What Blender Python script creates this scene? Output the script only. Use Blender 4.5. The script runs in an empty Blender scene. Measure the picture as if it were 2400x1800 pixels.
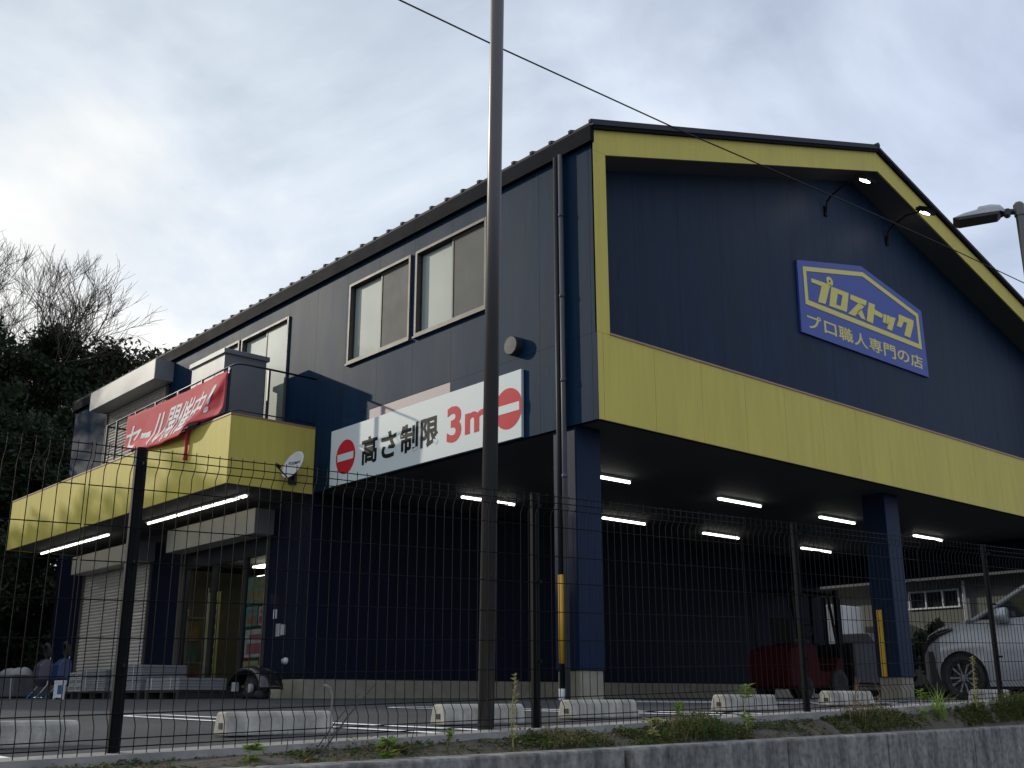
import bpy, bmesh, math, random
import numpy as np
from mathutils import Vector, Matrix, noise as mnoise
R = math.radians
scene = bpy.context.scene
COL = scene.collection
rnd = random.Random(7)

# ------------------------------------------------------------------ camera
cam_d = bpy.data.cameras.new('camera')
cam_d.sensor_width = 36.0
cam_d.lens = 36.0 * 2534.77 / 2400.0
cam_d.clip_start = 0.05
cam_d.clip_end = 2000
cam = bpy.data.objects.new('camera', cam_d)
COL.objects.link(cam)
cam.location = (-9.707, -9.416, -0.039)
cam.rotation_euler = (R(90 + 16.143), R(0.05), R(-41.103))
scene.camera = cam

# ------------------------------------------------------------------ sky and sun
SUN_DIR = Vector((-1.0, 2.3, 1.0)).normalized()          # towards the sun
SUN_EL = math.asin(SUN_DIR.z)
SUN_AZ = math.atan2(SUN_DIR.x, SUN_DIR.y)                # from +Y towards +X
world = bpy.data.worlds.new('World')
scene.world = world
world.use_nodes = True
wn, wl = world.node_tree.nodes, world.node_tree.links
wn.clear()
w_out = wn.new('ShaderNodeOutputWorld')
w_bg = wn.new('ShaderNodeBackground'); w_bg.inputs['Strength'].default_value = 0.1
sky = wn.new('ShaderNodeTexSky'); sky.sky_type = 'NISHITA'; sky.sun_disc = False
sky.sun_elevation = SUN_EL; sky.sun_rotation = SUN_AZ
sky.air_density = 1.0; sky.dust_density = 1.5
tc = wn.new('ShaderNodeTexCoord')
# stretch the direction so that cloud banks flatten towards the horizon
sep = wn.new('ShaderNodeSeparateXYZ'); wl.new(tc.outputs['Generated'], sep.inputs[0])
zoff = wn.new('ShaderNodeMath'); zoff.operation = 'ADD'; zoff.inputs[1].default_value = 0.35
wl.new(sep.outputs['Z'], zoff.inputs[0])
zmax = wn.new('ShaderNodeMath'); zmax.operation = 'MAXIMUM'; zmax.inputs[1].default_value = 0.12
wl.new(zoff.outputs[0], zmax.inputs[0])
dx = wn.new('ShaderNodeMath'); dx.operation = 'DIVIDE'
dy = wn.new('ShaderNodeMath'); dy.operation = 'DIVIDE'
wl.new(sep.outputs['X'], dx.inputs[0]); wl.new(zmax.outputs[0], dx.inputs[1])
wl.new(sep.outputs['Y'], dy.inputs[0]); wl.new(zmax.outputs[0], dy.inputs[1])
comb = wn.new('ShaderNodeCombineXYZ'); wl.new(dx.outputs[0], comb.inputs[0]); wl.new(dy.outputs[0], comb.inputs[1])
n1 = wn.new('ShaderNodeTexNoise'); n1.inputs['Scale'].default_value = 2.3; n1.inputs['Detail'].default_value = 6.0
n1.inputs['Roughness'].default_value = 0.52; n1.inputs['Distortion'].default_value = 0.35
wl.new(comb.outputs[0], n1.inputs['Vector'])
cov = wn.new('ShaderNodeValToRGB')                       # how much cloud hides the blue
cov.color_ramp.elements[0].position = 0.20; cov.color_ramp.elements[0].color = (0.62,)*3 + (1,)
cov.color_ramp.elements[1].position = 0.55; cov.color_ramp.elements[1].color = (1, 1, 1, 1)
wl.new(n1.outputs['Fac'], cov.inputs['Fac'])
n2 = wn.new('ShaderNodeTexNoise'); n2.inputs['Scale'].default_value = 2.0; n2.inputs['Detail'].default_value = 9.0
n2.inputs['Roughness'].default_value = 0.54; n2.inputs['Distortion'].default_value = 0.4
off = wn.new('ShaderNodeVectorMath'); off.operation = 'ADD'; off.inputs[1].default_value = (-4.72, 0.8, 0.0)
wl.new(comb.outputs[0], off.inputs[0]); wl.new(off.outputs[0], n2.inputs['Vector'])
tone = wn.new('ShaderNodeValToRGB')                      # grey bellies to white tops
e = tone.color_ramp.elements
e[0].position = 0.34; e[0].color = (4.5, 5.2, 6.3, 1)
e[1].position = 0.66; e[1].color = (8.9, 9.1, 9.3, 1)
m_ = e.new(0.5); m_.color = (6.6, 7.35, 8.4, 1)
wl.new(n2.outputs['Fac'], tone.inputs['Fac'])
# the veil of cloud is brighter round the hidden sun
sund = wn.new('ShaderNodeVectorMath'); sund.operation = 'DOT_PRODUCT'; sund.inputs[1].default_value = SUN_DIR
wl.new(tc.outputs['Generated'], sund.inputs[0])
glow = wn.new('ShaderNodeMapRange'); glow.inputs['From Min'].default_value = 0.1; glow.inputs['From Max'].default_value = 1.0
glow.inputs['To Min'].default_value = 1.04; glow.inputs['To Max'].default_value = 1.2
wl.new(sund.outputs['Value'], glow.inputs['Value'])
mul = wn.new('ShaderNodeVectorMath'); mul.operation = 'SCALE'
wl.new(tone.outputs['Color'], mul.inputs[0]); wl.new(glow.outputs[0], mul.inputs['Scale'])
tint = wn.new('ShaderNodeMapRange'); tint.data_type = 'FLOAT_VECTOR'
tint.inputs[7].default_value = (-0.1,) * 3; tint.inputs[8].default_value = (0.9,) * 3
tint.inputs[9].default_value = (0.93, 0.965, 1.09); tint.inputs[10].default_value = (1.03, 1.01, 0.95)
wl.new(sund.outputs['Value'], tint.inputs[6])
mul2 = wn.new('ShaderNodeVectorMath'); mul2.operation = 'MULTIPLY'
wl.new(mul.outputs[0], mul2.inputs[0]); wl.new(tint.outputs[1], mul2.inputs[1])
mixc = wn.new('ShaderNodeMix'); mixc.data_type = 'RGBA'
wl.new(cov.outputs['Color'], mixc.inputs[0]); wl.new(sky.outputs['Color'], mixc.inputs[6]); wl.new(mul2.outputs[0], mixc.inputs[7])
wl.new(mixc.outputs[2], w_bg.inputs['Color'])
wl.new(w_bg.outputs[0], w_out.inputs['Surface'])

sun_d = bpy.data.lights.new('sun', 'SUN'); sun_d.energy = 2.3; sun_d.angle = R(0.6); sun_d.color = (1.0, 0.93, 0.80)
sun = bpy.data.objects.new('sun', sun_d); COL.objects.link(sun)
sun.rotation_euler = (-SUN_DIR).to_track_quat('-Z', 'Y').to_euler()

vs = scene.view_settings
scene.display_settings.display_device = 'sRGB'
vs.view_transform = 'Standard'; vs.look = 'None'; vs.exposure = 0.0; vs.gamma = 1.0; vs.use_curve_mapping = False
scene.cycles.max_bounces = 8

# ------------------------------------------------------------------ materials
MATS = {}
def mat(name, col, rough=0.6, metal=0.0, spec=0.5, var=0.12, scale=3.0, bump=0.0, bscale=40.0, emit=0.0,
        stretch=None, col2=None, coat=0.0, streak=0.0):
    """Principled material whose colour drifts between two shades by noise in object space."""
    if name in MATS: return MATS[name]
    m = bpy.data.materials.new(name); m.use_nodes = True
    nt = m.node_tree; b = nt.nodes['Principled BSDF']
    b.inputs['Roughness'].default_value = rough; b.inputs['Metallic'].default_value = metal
    b.inputs['Specular IOR Level'].default_value = spec
    b.inputs['Coat Weight'].default_value = coat
    if var > 0:
        t = nt.nodes.new('ShaderNodeNewGeometry')
        src = pos = t.outputs['Position']
        if stretch:
            mp = nt.nodes.new('ShaderNodeMapping'); mp.inputs['Scale'].default_value = stretch
            nt.links.new(src, mp.inputs['Vector']); src = mp.outputs[0]
        n = nt.nodes.new('ShaderNodeTexNoise'); n.inputs['Scale'].default_value = scale; n.inputs['Detail'].default_value = 6
        n.inputs['Roughness'].default_value = 0.62
        nt.links.new(src, n.inputs['Vector'])
        rmp = nt.nodes.new('ShaderNodeValToRGB')
        rmp.color_ramp.elements[0].position = 0.3; rmp.color_ramp.elements[1].position = 0.7
        a = col2 if col2 else tuple(c * (1 - var) for c in col)
        z = col if col2 else tuple(min(1, c * (1 + var)) for c in col)
        rmp.color_ramp.elements[0].color = (*a, 1); rmp.color_ramp.elements[1].color = (*z, 1)
        nt.links.new(n.outputs['Fac'], rmp.inputs['Fac']); col_out = rmp.outputs['Color']
        if streak > 0:                                   # rain streaks and dust running down the sheet
            mp2 = nt.nodes.new('ShaderNodeMapping'); mp2.inputs['Scale'].default_value = (5.0, 5.0, 0.45)
            ns = nt.nodes.new('ShaderNodeTexNoise'); ns.inputs['Scale'].default_value = 1.6; ns.inputs['Detail'].default_value = 8; ns.inputs['Roughness'].default_value = 0.7
            nt.links.new(pos, mp2.inputs['Vector']); nt.links.new(mp2.outputs[0], ns.inputs['Vector'])
            rs_ = nt.nodes.new('ShaderNodeValToRGB'); rs_.color_ramp.elements[0].position = 0.36; rs_.color_ramp.elements[1].position = 0.62
            rs_.color_ramp.elements[0].color = (1 - streak,) * 3 + (1,); rs_.color_ramp.elements[1].color = (1, 1, 1, 1)
            nt.links.new(ns.outputs['Fac'], rs_.inputs['Fac'])
            mm_ = nt.nodes.new('ShaderNodeMix'); mm_.data_type = 'RGBA'; mm_.blend_type = 'MULTIPLY'; mm_.inputs[0].default_value = 1.0
            nt.links.new(col_out, mm_.inputs[6]); nt.links.new(rs_.outputs['Color'], mm_.inputs[7]); col_out = mm_.outputs[2]
        nt.links.new(col_out, b.inputs['Base Color'])
        rr = nt.nodes.new('ShaderNodeMapRange'); rr.inputs['To Min'].default_value = max(0.03, rough - 0.08)
        rr.inputs['To Max'].default_value = min(1, rough + 0.08)
        nt.links.new(n.outputs['Fac'], rr.inputs['Value']); nt.links.new(rr.outputs[0], b.inputs['Roughness'])
        if bump > 0:
            n2_ = nt.nodes.new('ShaderNodeTexNoise'); n2_.inputs['Scale'].default_value = bscale; n2_.inputs['Detail'].default_value = 4
            nt.links.new(src, n2_.inputs['Vector'])
            bp = nt.nodes.new('ShaderNodeBump'); bp.inputs['Strength'].default_value = bump; bp.inputs['Distance'].default_value = 0.01
            nt.links.new(n2_.outputs['Fac'], bp.inputs['Height']); nt.links.new(bp.outputs[0], b.inputs['Normal'])
    else:
        b.inputs['Base Color'].default_value = (*col, 1)
    if emit > 0:
        b.inputs['Emission Color'].default_value = (*col, 1); b.inputs['Emission Strength'].default_value = emit
    MATS[name] = m
    return m

def glass(name, tint=(0.85, 0.9, 0.88)):
    """Window glass: mirror-like by angle, otherwise see-through."""
    if name in MATS: return MATS[name]
    m = bpy.data.materials.new(name); m.use_nodes = True
    nt = m.node_tree; nt.nodes.clear()
    o = nt.nodes.new('ShaderNodeOutputMaterial'); mx = nt.nodes.new('ShaderNodeMixShader')
    tr = nt.nodes.new('ShaderNodeBsdfTransparent'); tr.inputs['Color'].default_value = (*tint, 1)
    gl = nt.nodes.new('ShaderNodeBsdfGlossy'); gl.inputs['Roughness'].default_value = 0.01
    fr = nt.nodes.new('ShaderNodeFresnel'); fr.inputs['IOR'].default_value = 1.55
    md = nt.nodes.new('ShaderNodeMath'); md.operation = 'MULTIPLY_ADD'; md.inputs[1].default_value = 1.0; md.inputs[2].default_value = 0.02
    nt.links.new(fr.outputs[0], md.inputs[0]); nt.links.new(md.outputs[0], mx.inputs[0])
    nt.links.new(tr.outputs[0], mx.inputs[1]); nt.links.new(gl.outputs[0], mx.inputs[2]); nt.links.new(mx.outputs[0], o.inputs[0])
    MATS[name] = m
    return m

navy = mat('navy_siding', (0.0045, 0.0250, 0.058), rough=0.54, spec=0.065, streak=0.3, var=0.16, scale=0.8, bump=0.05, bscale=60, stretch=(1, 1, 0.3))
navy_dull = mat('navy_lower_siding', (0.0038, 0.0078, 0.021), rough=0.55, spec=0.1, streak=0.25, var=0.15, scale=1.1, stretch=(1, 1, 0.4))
joint = mat('joint_sealant', (0.006, 0.010, 0.018), rough=0.8, var=0)
yellow = mat('yellow_siding', (0.62, 0.52, 0.115), rough=0.55, spec=0.12, streak=0.10, var=0.06, scale=0.9, bump=0.05, bscale=70, stretch=(1, 1, 0.25))
soffit_m = mat('dark_soffit', (0.085, 0.082, 0.082), rough=0.75, var=0.1)
ceil_m = mat('pilotis_ceiling', (0.095, 0.10, 0.10), rough=0.7, var=0.12, scale=0.7)
roof_m = mat('roof_metal', (0.040, 0.040, 0.044), rough=0.6, metal=0.0, spec=0.12, var=0.15)
fascia_m = mat('dark_fascia', (0.006, 0.008, 0.012), rough=0.7, spec=0.04, var=0.1)
flash_m = mat('brown_flashing', (0.34, 0.19, 0.115), rough=0.5, var=0.18, scale=2)
alu_m = mat('bronze_aluminium', (0.095, 0.083, 0.07), rough=0.5, metal=0.1, spec=0.3, var=0.08)
alu_dark = mat('dark_aluminium', (0.035, 0.035, 0.036), rough=0.4, metal=0.4, var=0.1)
frost_m = mat('frosted_pane', (0.25, 0.30, 0.26), rough=0.5, spec=0.2, coat=0.5, var=0.07, scale=0.6)
screen_m = mat('insect_screen', (0.060, 0.063, 0.056), rough=0.62, spec=0.15, coat=0.35, var=0.08)
steel_box = mat('grey_steel_sheet', (0.34, 0.335, 0.315), rough=0.5, spec=0.4, var=0.08, scale=1.2, stretch=(1, 1, 0.3))
steel_shaded = mat('shaded_grey_sheet', (0.165, 0.165, 0.168), rough=0.5, var=0.08)  # darker copy of the steel sheet: shade put into faces turned from the sun
shutter_m = mat('shutter_slats', (0.50, 0.46, 0.39), rough=0.5, spec=0.4, var=0.1, scale=1.5)
concrete = mat('pale_concrete', (0.27, 0.245, 0.185), rough=0.9, var=0.2, scale=4, bump=0.2, bscale=50)
white_sign = mat('sign_white', (0.60, 0.65, 0.63), rough=0.45, spec=0.15, var=0.02, scale=0.8)
sign_red = mat('sign_red', (0.52, 0.018, 0.03), rough=0.5, spec=0.1, var=0.04)
sign_black = mat('sign_black', (0.008, 0.009, 0.010), rough=0.5, spec=0.06, var=0)
logo_blue = mat('logo_blue', (0.058, 0.092, 0.33), rough=0.5, spec=0.3, var=0.05)
logo_yellow = mat('logo_yellow', (0.70, 0.60, 0.15), rough=0.5, spec=0.3, var=0.03)
banner_red = mat('banner_cloth', (0.50, 0.035, 0.05), rough=0.7, spec=0.2, var=0.10, scale=2)
banner_white = mat('banner_white', (0.72, 0.70, 0.68), rough=0.7, spec=0.2, var=0.04)
blue_rail = mat('dark_rail', (0.012, 0.020, 0.032), rough=0.4, spec=0.5, var=0.1)
black_paint = mat('black_powder_coat', (0.0035, 0.0035, 0.004), rough=0.6, spec=0.12, var=0.1)
brown_pole = mat('dark_brown_pole', (0.10, 0.094, 0.09), rough=0.36, metal=0.55, spec=0.6, var=0.15, scale=2, stretch=(1, 1, 0.1))
tube_m = mat('lit_tube', (1.0, 0.97, 0.90), emit=4.5, var=0)
tube_canopy = mat('lit_canopy_tube', (1.0, 0.96, 0.86), emit=4.0, var=0)
lamp_lit = mat('lit_lamp', (1.0, 0.93, 0.86), emit=30.0, var=0)
shop_light = mat('lit_shop_light', (1.0, 0.92, 0.74), emit=8.0, var=0)
galv = mat('galvanised_steel', (0.40, 0.41, 0.41), rough=0.4, metal=0.55, var=0.12)
white_plastic = mat('white_plastic', (0.62, 0.63, 0.62), rough=0.4, var=0.05)
rubber = mat('black_rubber', (0.012, 0.012, 0.012), rough=0.75, var=0.15)
gloss_black = mat('gloss_black', (0.014, 0.014, 0.016), rough=0.16, spec=0.6, var=0.0)
yguard = mat('yellow_guard', (0.72, 0.40, 0.03), rough=0.5, var=0.08)
stone_stop = mat('wheel_stop_concrete', (0.40, 0.38, 0.32), rough=0.9, var=0.32, streak=0.35, scale=7, bump=0.3, bscale=90)
white_paint = mat('road_paint', (0.80, 0.80, 0.79), rough=0.8, var=0.15, scale=9, bump=0.1)

def asphalt_material():
    m = bpy.data.materials.new('asphalt'); m.use_nodes = True
    nt = m.node_tree; b = nt.nodes['Principled BSDF']
    t = nt.nodes.new('ShaderNodeTexCoord')
    a = nt.nodes.new('ShaderNodeTexNoise'); a.inputs['Scale'].default_value = 0.7; a.inputs['Detail'].default_value = 6
    g = nt.nodes.new('ShaderNodeTexVoronoi'); g.inputs['Scale'].default_value = 75
    nt.links.new(t.outputs['Object'], a.inputs['Vector']); nt.links.new(t.outputs['Object'], g.inputs['Vector'])
    r1 = nt.nodes.new('ShaderNodeValToRGB'); r1.color_ramp.elements[0].position = 0.3; r1.color_ramp.elements[1].position = 0.75
    r1.color_ramp.elements[0].color = (0.034, 0.034, 0.036, 1); r1.color_ramp.elements[1].color = (0.066, 0.065, 0.064, 1)
    nt.links.new(a.outputs['Fac'], r1.inputs['Fac'])
    mx = nt.nodes.new('ShaderNodeMix'); mx.data_type = 'RGBA'; mx.blend_type = 'MULTIPLY'; mx.inputs[0].default_value = 0.6
    r2 = nt.nodes.new('ShaderNodeValToRGB'); r2.color_ramp.elements[0].color = (0.45,)*3 + (1,); r2.color_ramp.elements[1].color = (1.3,)*3 + (1,)
    nt.links.new(g.outputs['Color'], r2.inputs['Fac'])
    nt.links.new(r1.outputs['Color'], mx.inputs[6]); nt.links.new(r2.outputs['Color'], mx.inputs[7])
    nt.links.new(mx.outputs[2], b.inputs['Base Color']); b.inputs['Roughness'].default_value = 0.85
    b.inputs['Specular IOR Level'].default_value = 0.3
    bp = nt.nodes.new('ShaderNodeBump'); bp.inputs['Strength'].default_value = 0.5; bp.inputs['Distance'].default_value = 0.006
    nt.links.new(g.outputs['Distance'], bp.inputs['Height']); nt.links.new(bp.outputs[0], b.inputs['Normal'])
    return m
asphalt = asphalt_material()

def wall_concrete_material():
    """Old precast concrete with dark vertical weathering runs."""
    m = bpy.data.materials.new('weathered_concrete'); m.use_nodes = True
    nt = m.node_tree; b = nt.nodes['Principled BSDF']; t = nt.nodes.new('ShaderNodeTexCoord')
    mp = nt.nodes.new('ShaderNodeMapping'); mp.inputs['Scale'].default_value = (9, 9, 1.6)
    nt.links.new(t.outputs['Object'], mp.inputs['Vector'])
    a = nt.nodes.new('ShaderNodeTexNoise'); a.inputs['Scale'].default_value = 1.2; a.inputs['Detail'].default_value = 7; a.inputs['Roughness'].default_value = 0.65
    nt.links.new(mp.outputs[0], a.inputs['Vector'])
    r1 = nt.nodes.new('ShaderNodeValToRGB'); r1.color_ramp.elements[0].position = 0.34; r1.color_ramp.elements[1].position = 0.68
    r1.color_ramp.elements[0].color = (0.085, 0.083, 0.072, 1); r1.color_ramp.elements[1].color = (0.30, 0.285, 0.25, 1)
    nt.links.new(a.outputs['Fac'], r1.inputs['Fac'])
    c = nt.nodes.new('ShaderNodeTexNoise'); c.inputs['Scale'].default_value = 26; c.inputs['Detail'].default_value = 5
    nt.links.new(t.outputs['Object'], c.inputs['Vector'])
    r2 = nt.nodes.new('ShaderNodeValToRGB'); r2.color_ramp.elements[0].position = 0.35; r2.color_ramp.elements[1].position = 0.6
    r2.color_ramp.elements[0].color = (0.5,)*3 + (1,); r2.color_ramp.elements[1].color = (1.15,)*3 + (1,)
    nt.links.new(c.outputs['Fac'], r2.inputs['Fac'])
    mx = nt.nodes.new('ShaderNodeMix'); mx.data_type = 'RGBA'; mx.blend_type = 'MULTIPLY'; mx.inputs[0].default_value = 0.7
    nt.links.new(r1.outputs['Color'], mx.inputs[6]); nt.links.new(r2.outputs['Color'], mx.inputs[7])
    nt.links.new(mx.outputs[2], b.inputs['Base Color']); b.inputs['Roughness'].default_value = 0.92
    bp = nt.nodes.new('ShaderNodeBump'); bp.inputs['Strength'].default_value = 0.5; bp.inputs['Distance'].default_value = 0.01
    nt.links.new(c.outputs['Fac'], bp.inputs['Height']); nt.links.new(bp.outputs[0], b.inputs['Normal'])
    return m
wall_conc = wall_concrete_material()

def leafy(name, a, b, scale=9.0, trans=0.45):
    m = mat(name, b, rough=0.6, spec=0.2, var=0.3, col2=a, scale=scale)
    nt = m.node_tree; p = nt.nodes['Principled BSDF']; out = next(n for n in nt.nodes if n.type == 'OUTPUT_MATERIAL')
    ramp = next(n for n in nt.nodes if n.type == 'VALTORGB')
    t = nt.nodes.new('ShaderNodeBsdfTranslucent'); mx = nt.nodes.new('ShaderNodeMixShader'); mx.inputs[0].default_value = trans
    nt.links.new(ramp.outputs['Color'], t.inputs['Color'])
    nt.links.new(p.outputs[0], mx.inputs[1]); nt.links.new(t.outputs[0], mx.inputs[2]); nt.links.new(mx.outputs[0], out.inputs['Surface'])
    return m

# ------------------------------------------------------------------ mesh helper
class MB:
    def __init__(s): s.v, s.f, s.mi, s.cur = [], [], [], 0
    def use(s, i): s.cur = i; return s
    def add(s, vs_, fs):
        b = len(s.v); s.v += [tuple(p) for p in vs_]
        for f in fs: s.f.append(tuple(b + i for i in f)); s.mi.append(s.cur)
        return s
    def box(s, x0, x1, y0, y1, z0, z1):
        if x0 > x1: x0, x1 = x1, x0
        if y0 > y1: y0, y1 = y1, y0
        if z0 > z1: z0, z1 = z1, z0
        p = [(x, y, z) for z in (z0, z1) for y in (y0, y1) for x in (x0, x1)]
        return s.add(p, [(0, 2, 3, 1), (4, 5, 7, 6), (0, 1, 5, 4), (2, 6, 7, 3), (0, 4, 6, 2), (1, 3, 7, 5)])
    def prism(s, poly, vec):
        n = len(poly); v = Vector(vec)
        a = [Vector(p) for p in poly]
        nrm = Vector((0, 0, 0))
        for i in range(n): nrm += a[i].cross(a[(i + 1) % n])
        if nrm.dot(v) > 0: a = a[::-1]
        b = [p + v for p in a]
        fs = [tuple(range(n)), tuple(range(2 * n - 1, n - 1, -1))]
        for i in range(n): j = (i + 1) % n; fs.append((j, i, n + i, n + j))
        return s.add(a + b, fs)
    def tube(s, pts, r, n=8, cap=True):
        pts = [Vector(p) for p in pts]; rings = []
        rad = r if isinstance(r, (list, tuple)) else [r] * len(pts)
        prev = None
        for i, p in enumerate(pts):
            d = (pts[min(i + 1, len(pts) - 1)] - pts[max(i - 1, 0)])
            if d.length < 1e-9: d = Vector((0, 0, 1))
            d.normalize()
            if prev is None:
                a = d.orthogonal().normalized()
            else:
                a = prev - d * prev.dot(d)
                a = a.normalized() if a.length > 1e-6 else d.orthogonal().normalized()
            prev = a; b = d.cross(a)
            rings.append([p + (a * math.cos(t) + b * math.sin(t)) * rad[i] for t in [2 * math.pi * k / n for k in range(n)]])
        vs_ = [q for g in rings for q in g]; fs = []
        for i in range(len(pts) - 1):
            for k in range(n):
                k2 = (k + 1) % n
                fs.append((i * n + k, i * n + k2, (i + 1) * n + k2, (i + 1) * n + k))
        if cap:
            fs.append(tuple(range(n - 1, -1, -1))); m = (len(pts) - 1) * n
            fs.append(tuple(range(m, m + n)))
        return s.add(vs_, fs)
    def cyl(s, c, axis, r, h, n=24, r2=None):
        c = Vector(c); a = Vector(axis).normalized()
        return s.tube([c, c + a * h], [r, r if r2 is None else r2], n)
    def lathe(s, c, axis, prof, n=24):
        c = Vector(c); d = Vector(axis).normalized(); a = d.orthogonal().normalized(); b = d.cross(a)
        vs_ = []; fs = []
        for (rr, h) in prof:
            for k in range(n):
                t = 2 * math.pi * k / n
                vs_.append(c + d * h + (a * math.cos(t) + b * math.sin(t)) * rr)
        for i in range(len(prof) - 1):
            for k in range(n):
                k2 = (k + 1) % n
                fs.append((i * n + k, i * n + k2, (i + 1) * n + k2, (i + 1) * n + k))
        return s.add(vs_, fs)
    def build(s, name, mats, parent=None, smooth=False, bevel=0.0):
        me = bpy.data.meshes.new(name); me.from_pydata(s.v, [], s.f); me.validate()
        if not isinstance(mats, (list, tuple)): mats = [mats]
        for m in mats: me.materials.append(m)
        if len(mats) > 1 and len(me.polygons) == len(s.mi): me.polygons.foreach_set('material_index', s.mi)
        if smooth: me.polygons.foreach_set('use_smooth', [True] * len(me.polygons))
        me.update()
        return link(name, me, parent, bevel)

WL = {}
def link(name, me, parent=None, bevel=0.0):
    o = bpy.data.objects.new(name, me); COL.objects.link(o)
    if parent is not None:
        o.parent = parent; o.location = -WL[parent]
    WL[o] = Vector((0, 0, 0))
    if bevel > 0:
        md = o.modifiers.new('bevel', 'BEVEL'); md.width = bevel; md.segments = 2; md.limit_method = 'ANGLE'
    return o
def thing(name, label, cat, loc=(0, 0, 0), group=None):
    o = bpy.data.objects.new(name, None); COL.objects.link(o); o.location = loc; o.empty_display_size = 0.2
    WL[o] = Vector(loc)
    return tag(o, label, cat, group)
def tag(o, label, cat, group=None):
    o['label'] = label; o['category'] = cat
    if group: o['group'] = group
    return o
def struct(o, kind='structure'):
    o['kind'] = kind; return o
def dup(root, loc, label, rz=0.0):
    """A copy of a thing with copies of its parts and sub-parts (shared meshes)."""
    r = root.copy(); COL.objects.link(r); r.location = loc; r.rotation_euler = (0, 0, rz); r['label'] = label
    def rec(src, dst):
        for ch in list(src.children):
            c = ch.copy(); COL.objects.link(c); c.parent = dst; rec(ch, c)
    rec(root, r)
    return r

def text_mesh(body, size, bold=0.0, shear=0.0, depth=0.004):
    c = bpy.data.curves.new('lettering', 'FONT'); c.body = body; c.size = size; c.offset = bold; c.shear = shear
    c.extrude = depth / 2; c.resolution_u = 4
    o = bpy.data.objects.new('lettering', c); COL.objects.link(o)
    dg = bpy.context.evaluated_depsgraph_get()
    me = bpy.data.meshes.new_from_object(o.evaluated_get(dg))
    bpy.data.objects.remove(o); bpy.data.curves.remove(c)
    return me
def fit_text(mb, body, u0, u1, v0, v1, place, bold=0.0, shear=0.0):
    """Letters stretched to fill u0..u1, v0..v1; place(u, v, d) turns them into points."""
    me = text_mesh(body, 1.0, bold, shear)
    co = np.array([v.co[:] for v in me.vertices]); lo, hi = co.min(0), co.max(0)
    vs_ = []
    for p in co:
        u = u0 + (p[0] - lo[0]) / (hi[0] - lo[0]) * (u1 - u0); v = v0 + (p[1] - lo[1]) / (hi[1] - lo[1]) * (v1 - v0)
        vs_.append(place(u, v, p[2]))
    mb.add(vs_, [tuple(f.vertices) for f in me.polygons])
    bpy.data.meshes.remove(me)

def rects_minus(rects, holes):
    for (ha0, ha1, hb0, hb1) in holes:
        out = []
        for (a0, a1, b0, b1) in rects:
            if ha1 <= a0 or ha0 >= a1 or hb1 <= b0 or hb0 >= b1: out.append((a0, a1, b0, b1)); continue
            if b0 < hb0: out.append((a0, a1, b0, hb0))
            if hb1 < b1: out.append((a0, a1, hb1, b1))
            lo, hi = max(b0, hb0), min(b1, hb1)
            if a0 < ha0: out.append((a0, ha0, lo, hi))
            if ha1 < a1: out.append((ha1, a1, lo, hi))
        rects = out
    return [r for r in rects if r[1] - r[0] > 0.004 and r[3] - r[2] > 0.004]

def clampf(v, a, b): return max(a, min(b, v))
def zg(x, y):
    """Height of the parking lot."""
    yy = clampf(y, -6, 40); xx = clampf(x, -20, 0)
    return -0.09 + 0.0027 * (min(yy, 8) + 4) + xx * (0.022 - 0.001 * (clampf(y, -5, 8) + 4))
def fy(x): return -5.15 - 0.035 * (x + 8)       # line of the mesh fence
def fz(x): return -0.275 + 0.0262 * (x + 8)     # foot of the fence

# ================================================================== SETTING
xs = [-300, -150, -80, -45, -30] + [-20 + 1.0 * i for i in range(41)] + [26, 34, 50, 90, 160, 300]
ys = [0.0] + [-4.4 + 0.8 * i for i in range(34)] + [26, 32, 45, 70, 120, 200, 320]
g = MB(); vid = {}
gv = []
for j, y in enumerate(ys):
    for i, x in enumerate(xs):
        yy = fy(x) - 0.02 if j == 0 and -20 <= x <= 20 else (fy(clampf(x, -20, 20)) - 0.02 if j == 0 else y)
        gv.append((x, yy, min(zg(x, yy), fz(clampf(x, -20, 0)) + 0.035) if j == 0 else zg(x, yy)))
nx = len(xs)
g.add(gv, [(j * nx + i, j * nx + i + 1, (j + 1) * nx + i + 1, (j + 1) * nx + i) for j in range(len(ys) - 1) for i in range(nx - 1)])
struct(g.build('parking_lot', asphalt, smooth=True))
# street in front, lower than the lot; the photographer stands on it
g = MB(); g.add([(-300, -300, -1.75), (300, -300, -1.35), (300, -5.72, -1.35), (-300, -5.72, -1.75)], [(0, 1, 2, 3)])
struct(g.build('road', asphalt))
# soil strip between the retaining wall and the fence footing
g = MB(); sv = []; sx = [-14 + 0.25 * i for i in range(100)]
for x in sx:
    w0, w1 = -5.51, fy(x) - 0.045
    for k in range(6):
        t = k / 5; y = w0 + (w1 - w0) * t
        zt = -0.262 + 0.0075 * (x + 4)
        zb_ = fz(x) - 0.005
        z = zt - 0.02 + (zb_ - zt + 0.015) * (t ** 0.7) + 0.03 * mnoise.noise(Vector((x * 2.3, y * 4, 0)))
        sv.append((x, y, z))
soil_m = mat('soil', (0.075, 0.062, 0.045), rough=0.95, var=0.35, scale=14, bump=0.6, bscale=60)
g.add(sv, [(i * 6 + k, (i + 1) * 6 + k, (i + 1) * 6 + k + 1, i * 6 + k + 1) for i in range(99) for k in range(5)])
struct(g.build('soil_strip', soil_m, smooth=True))
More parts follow.
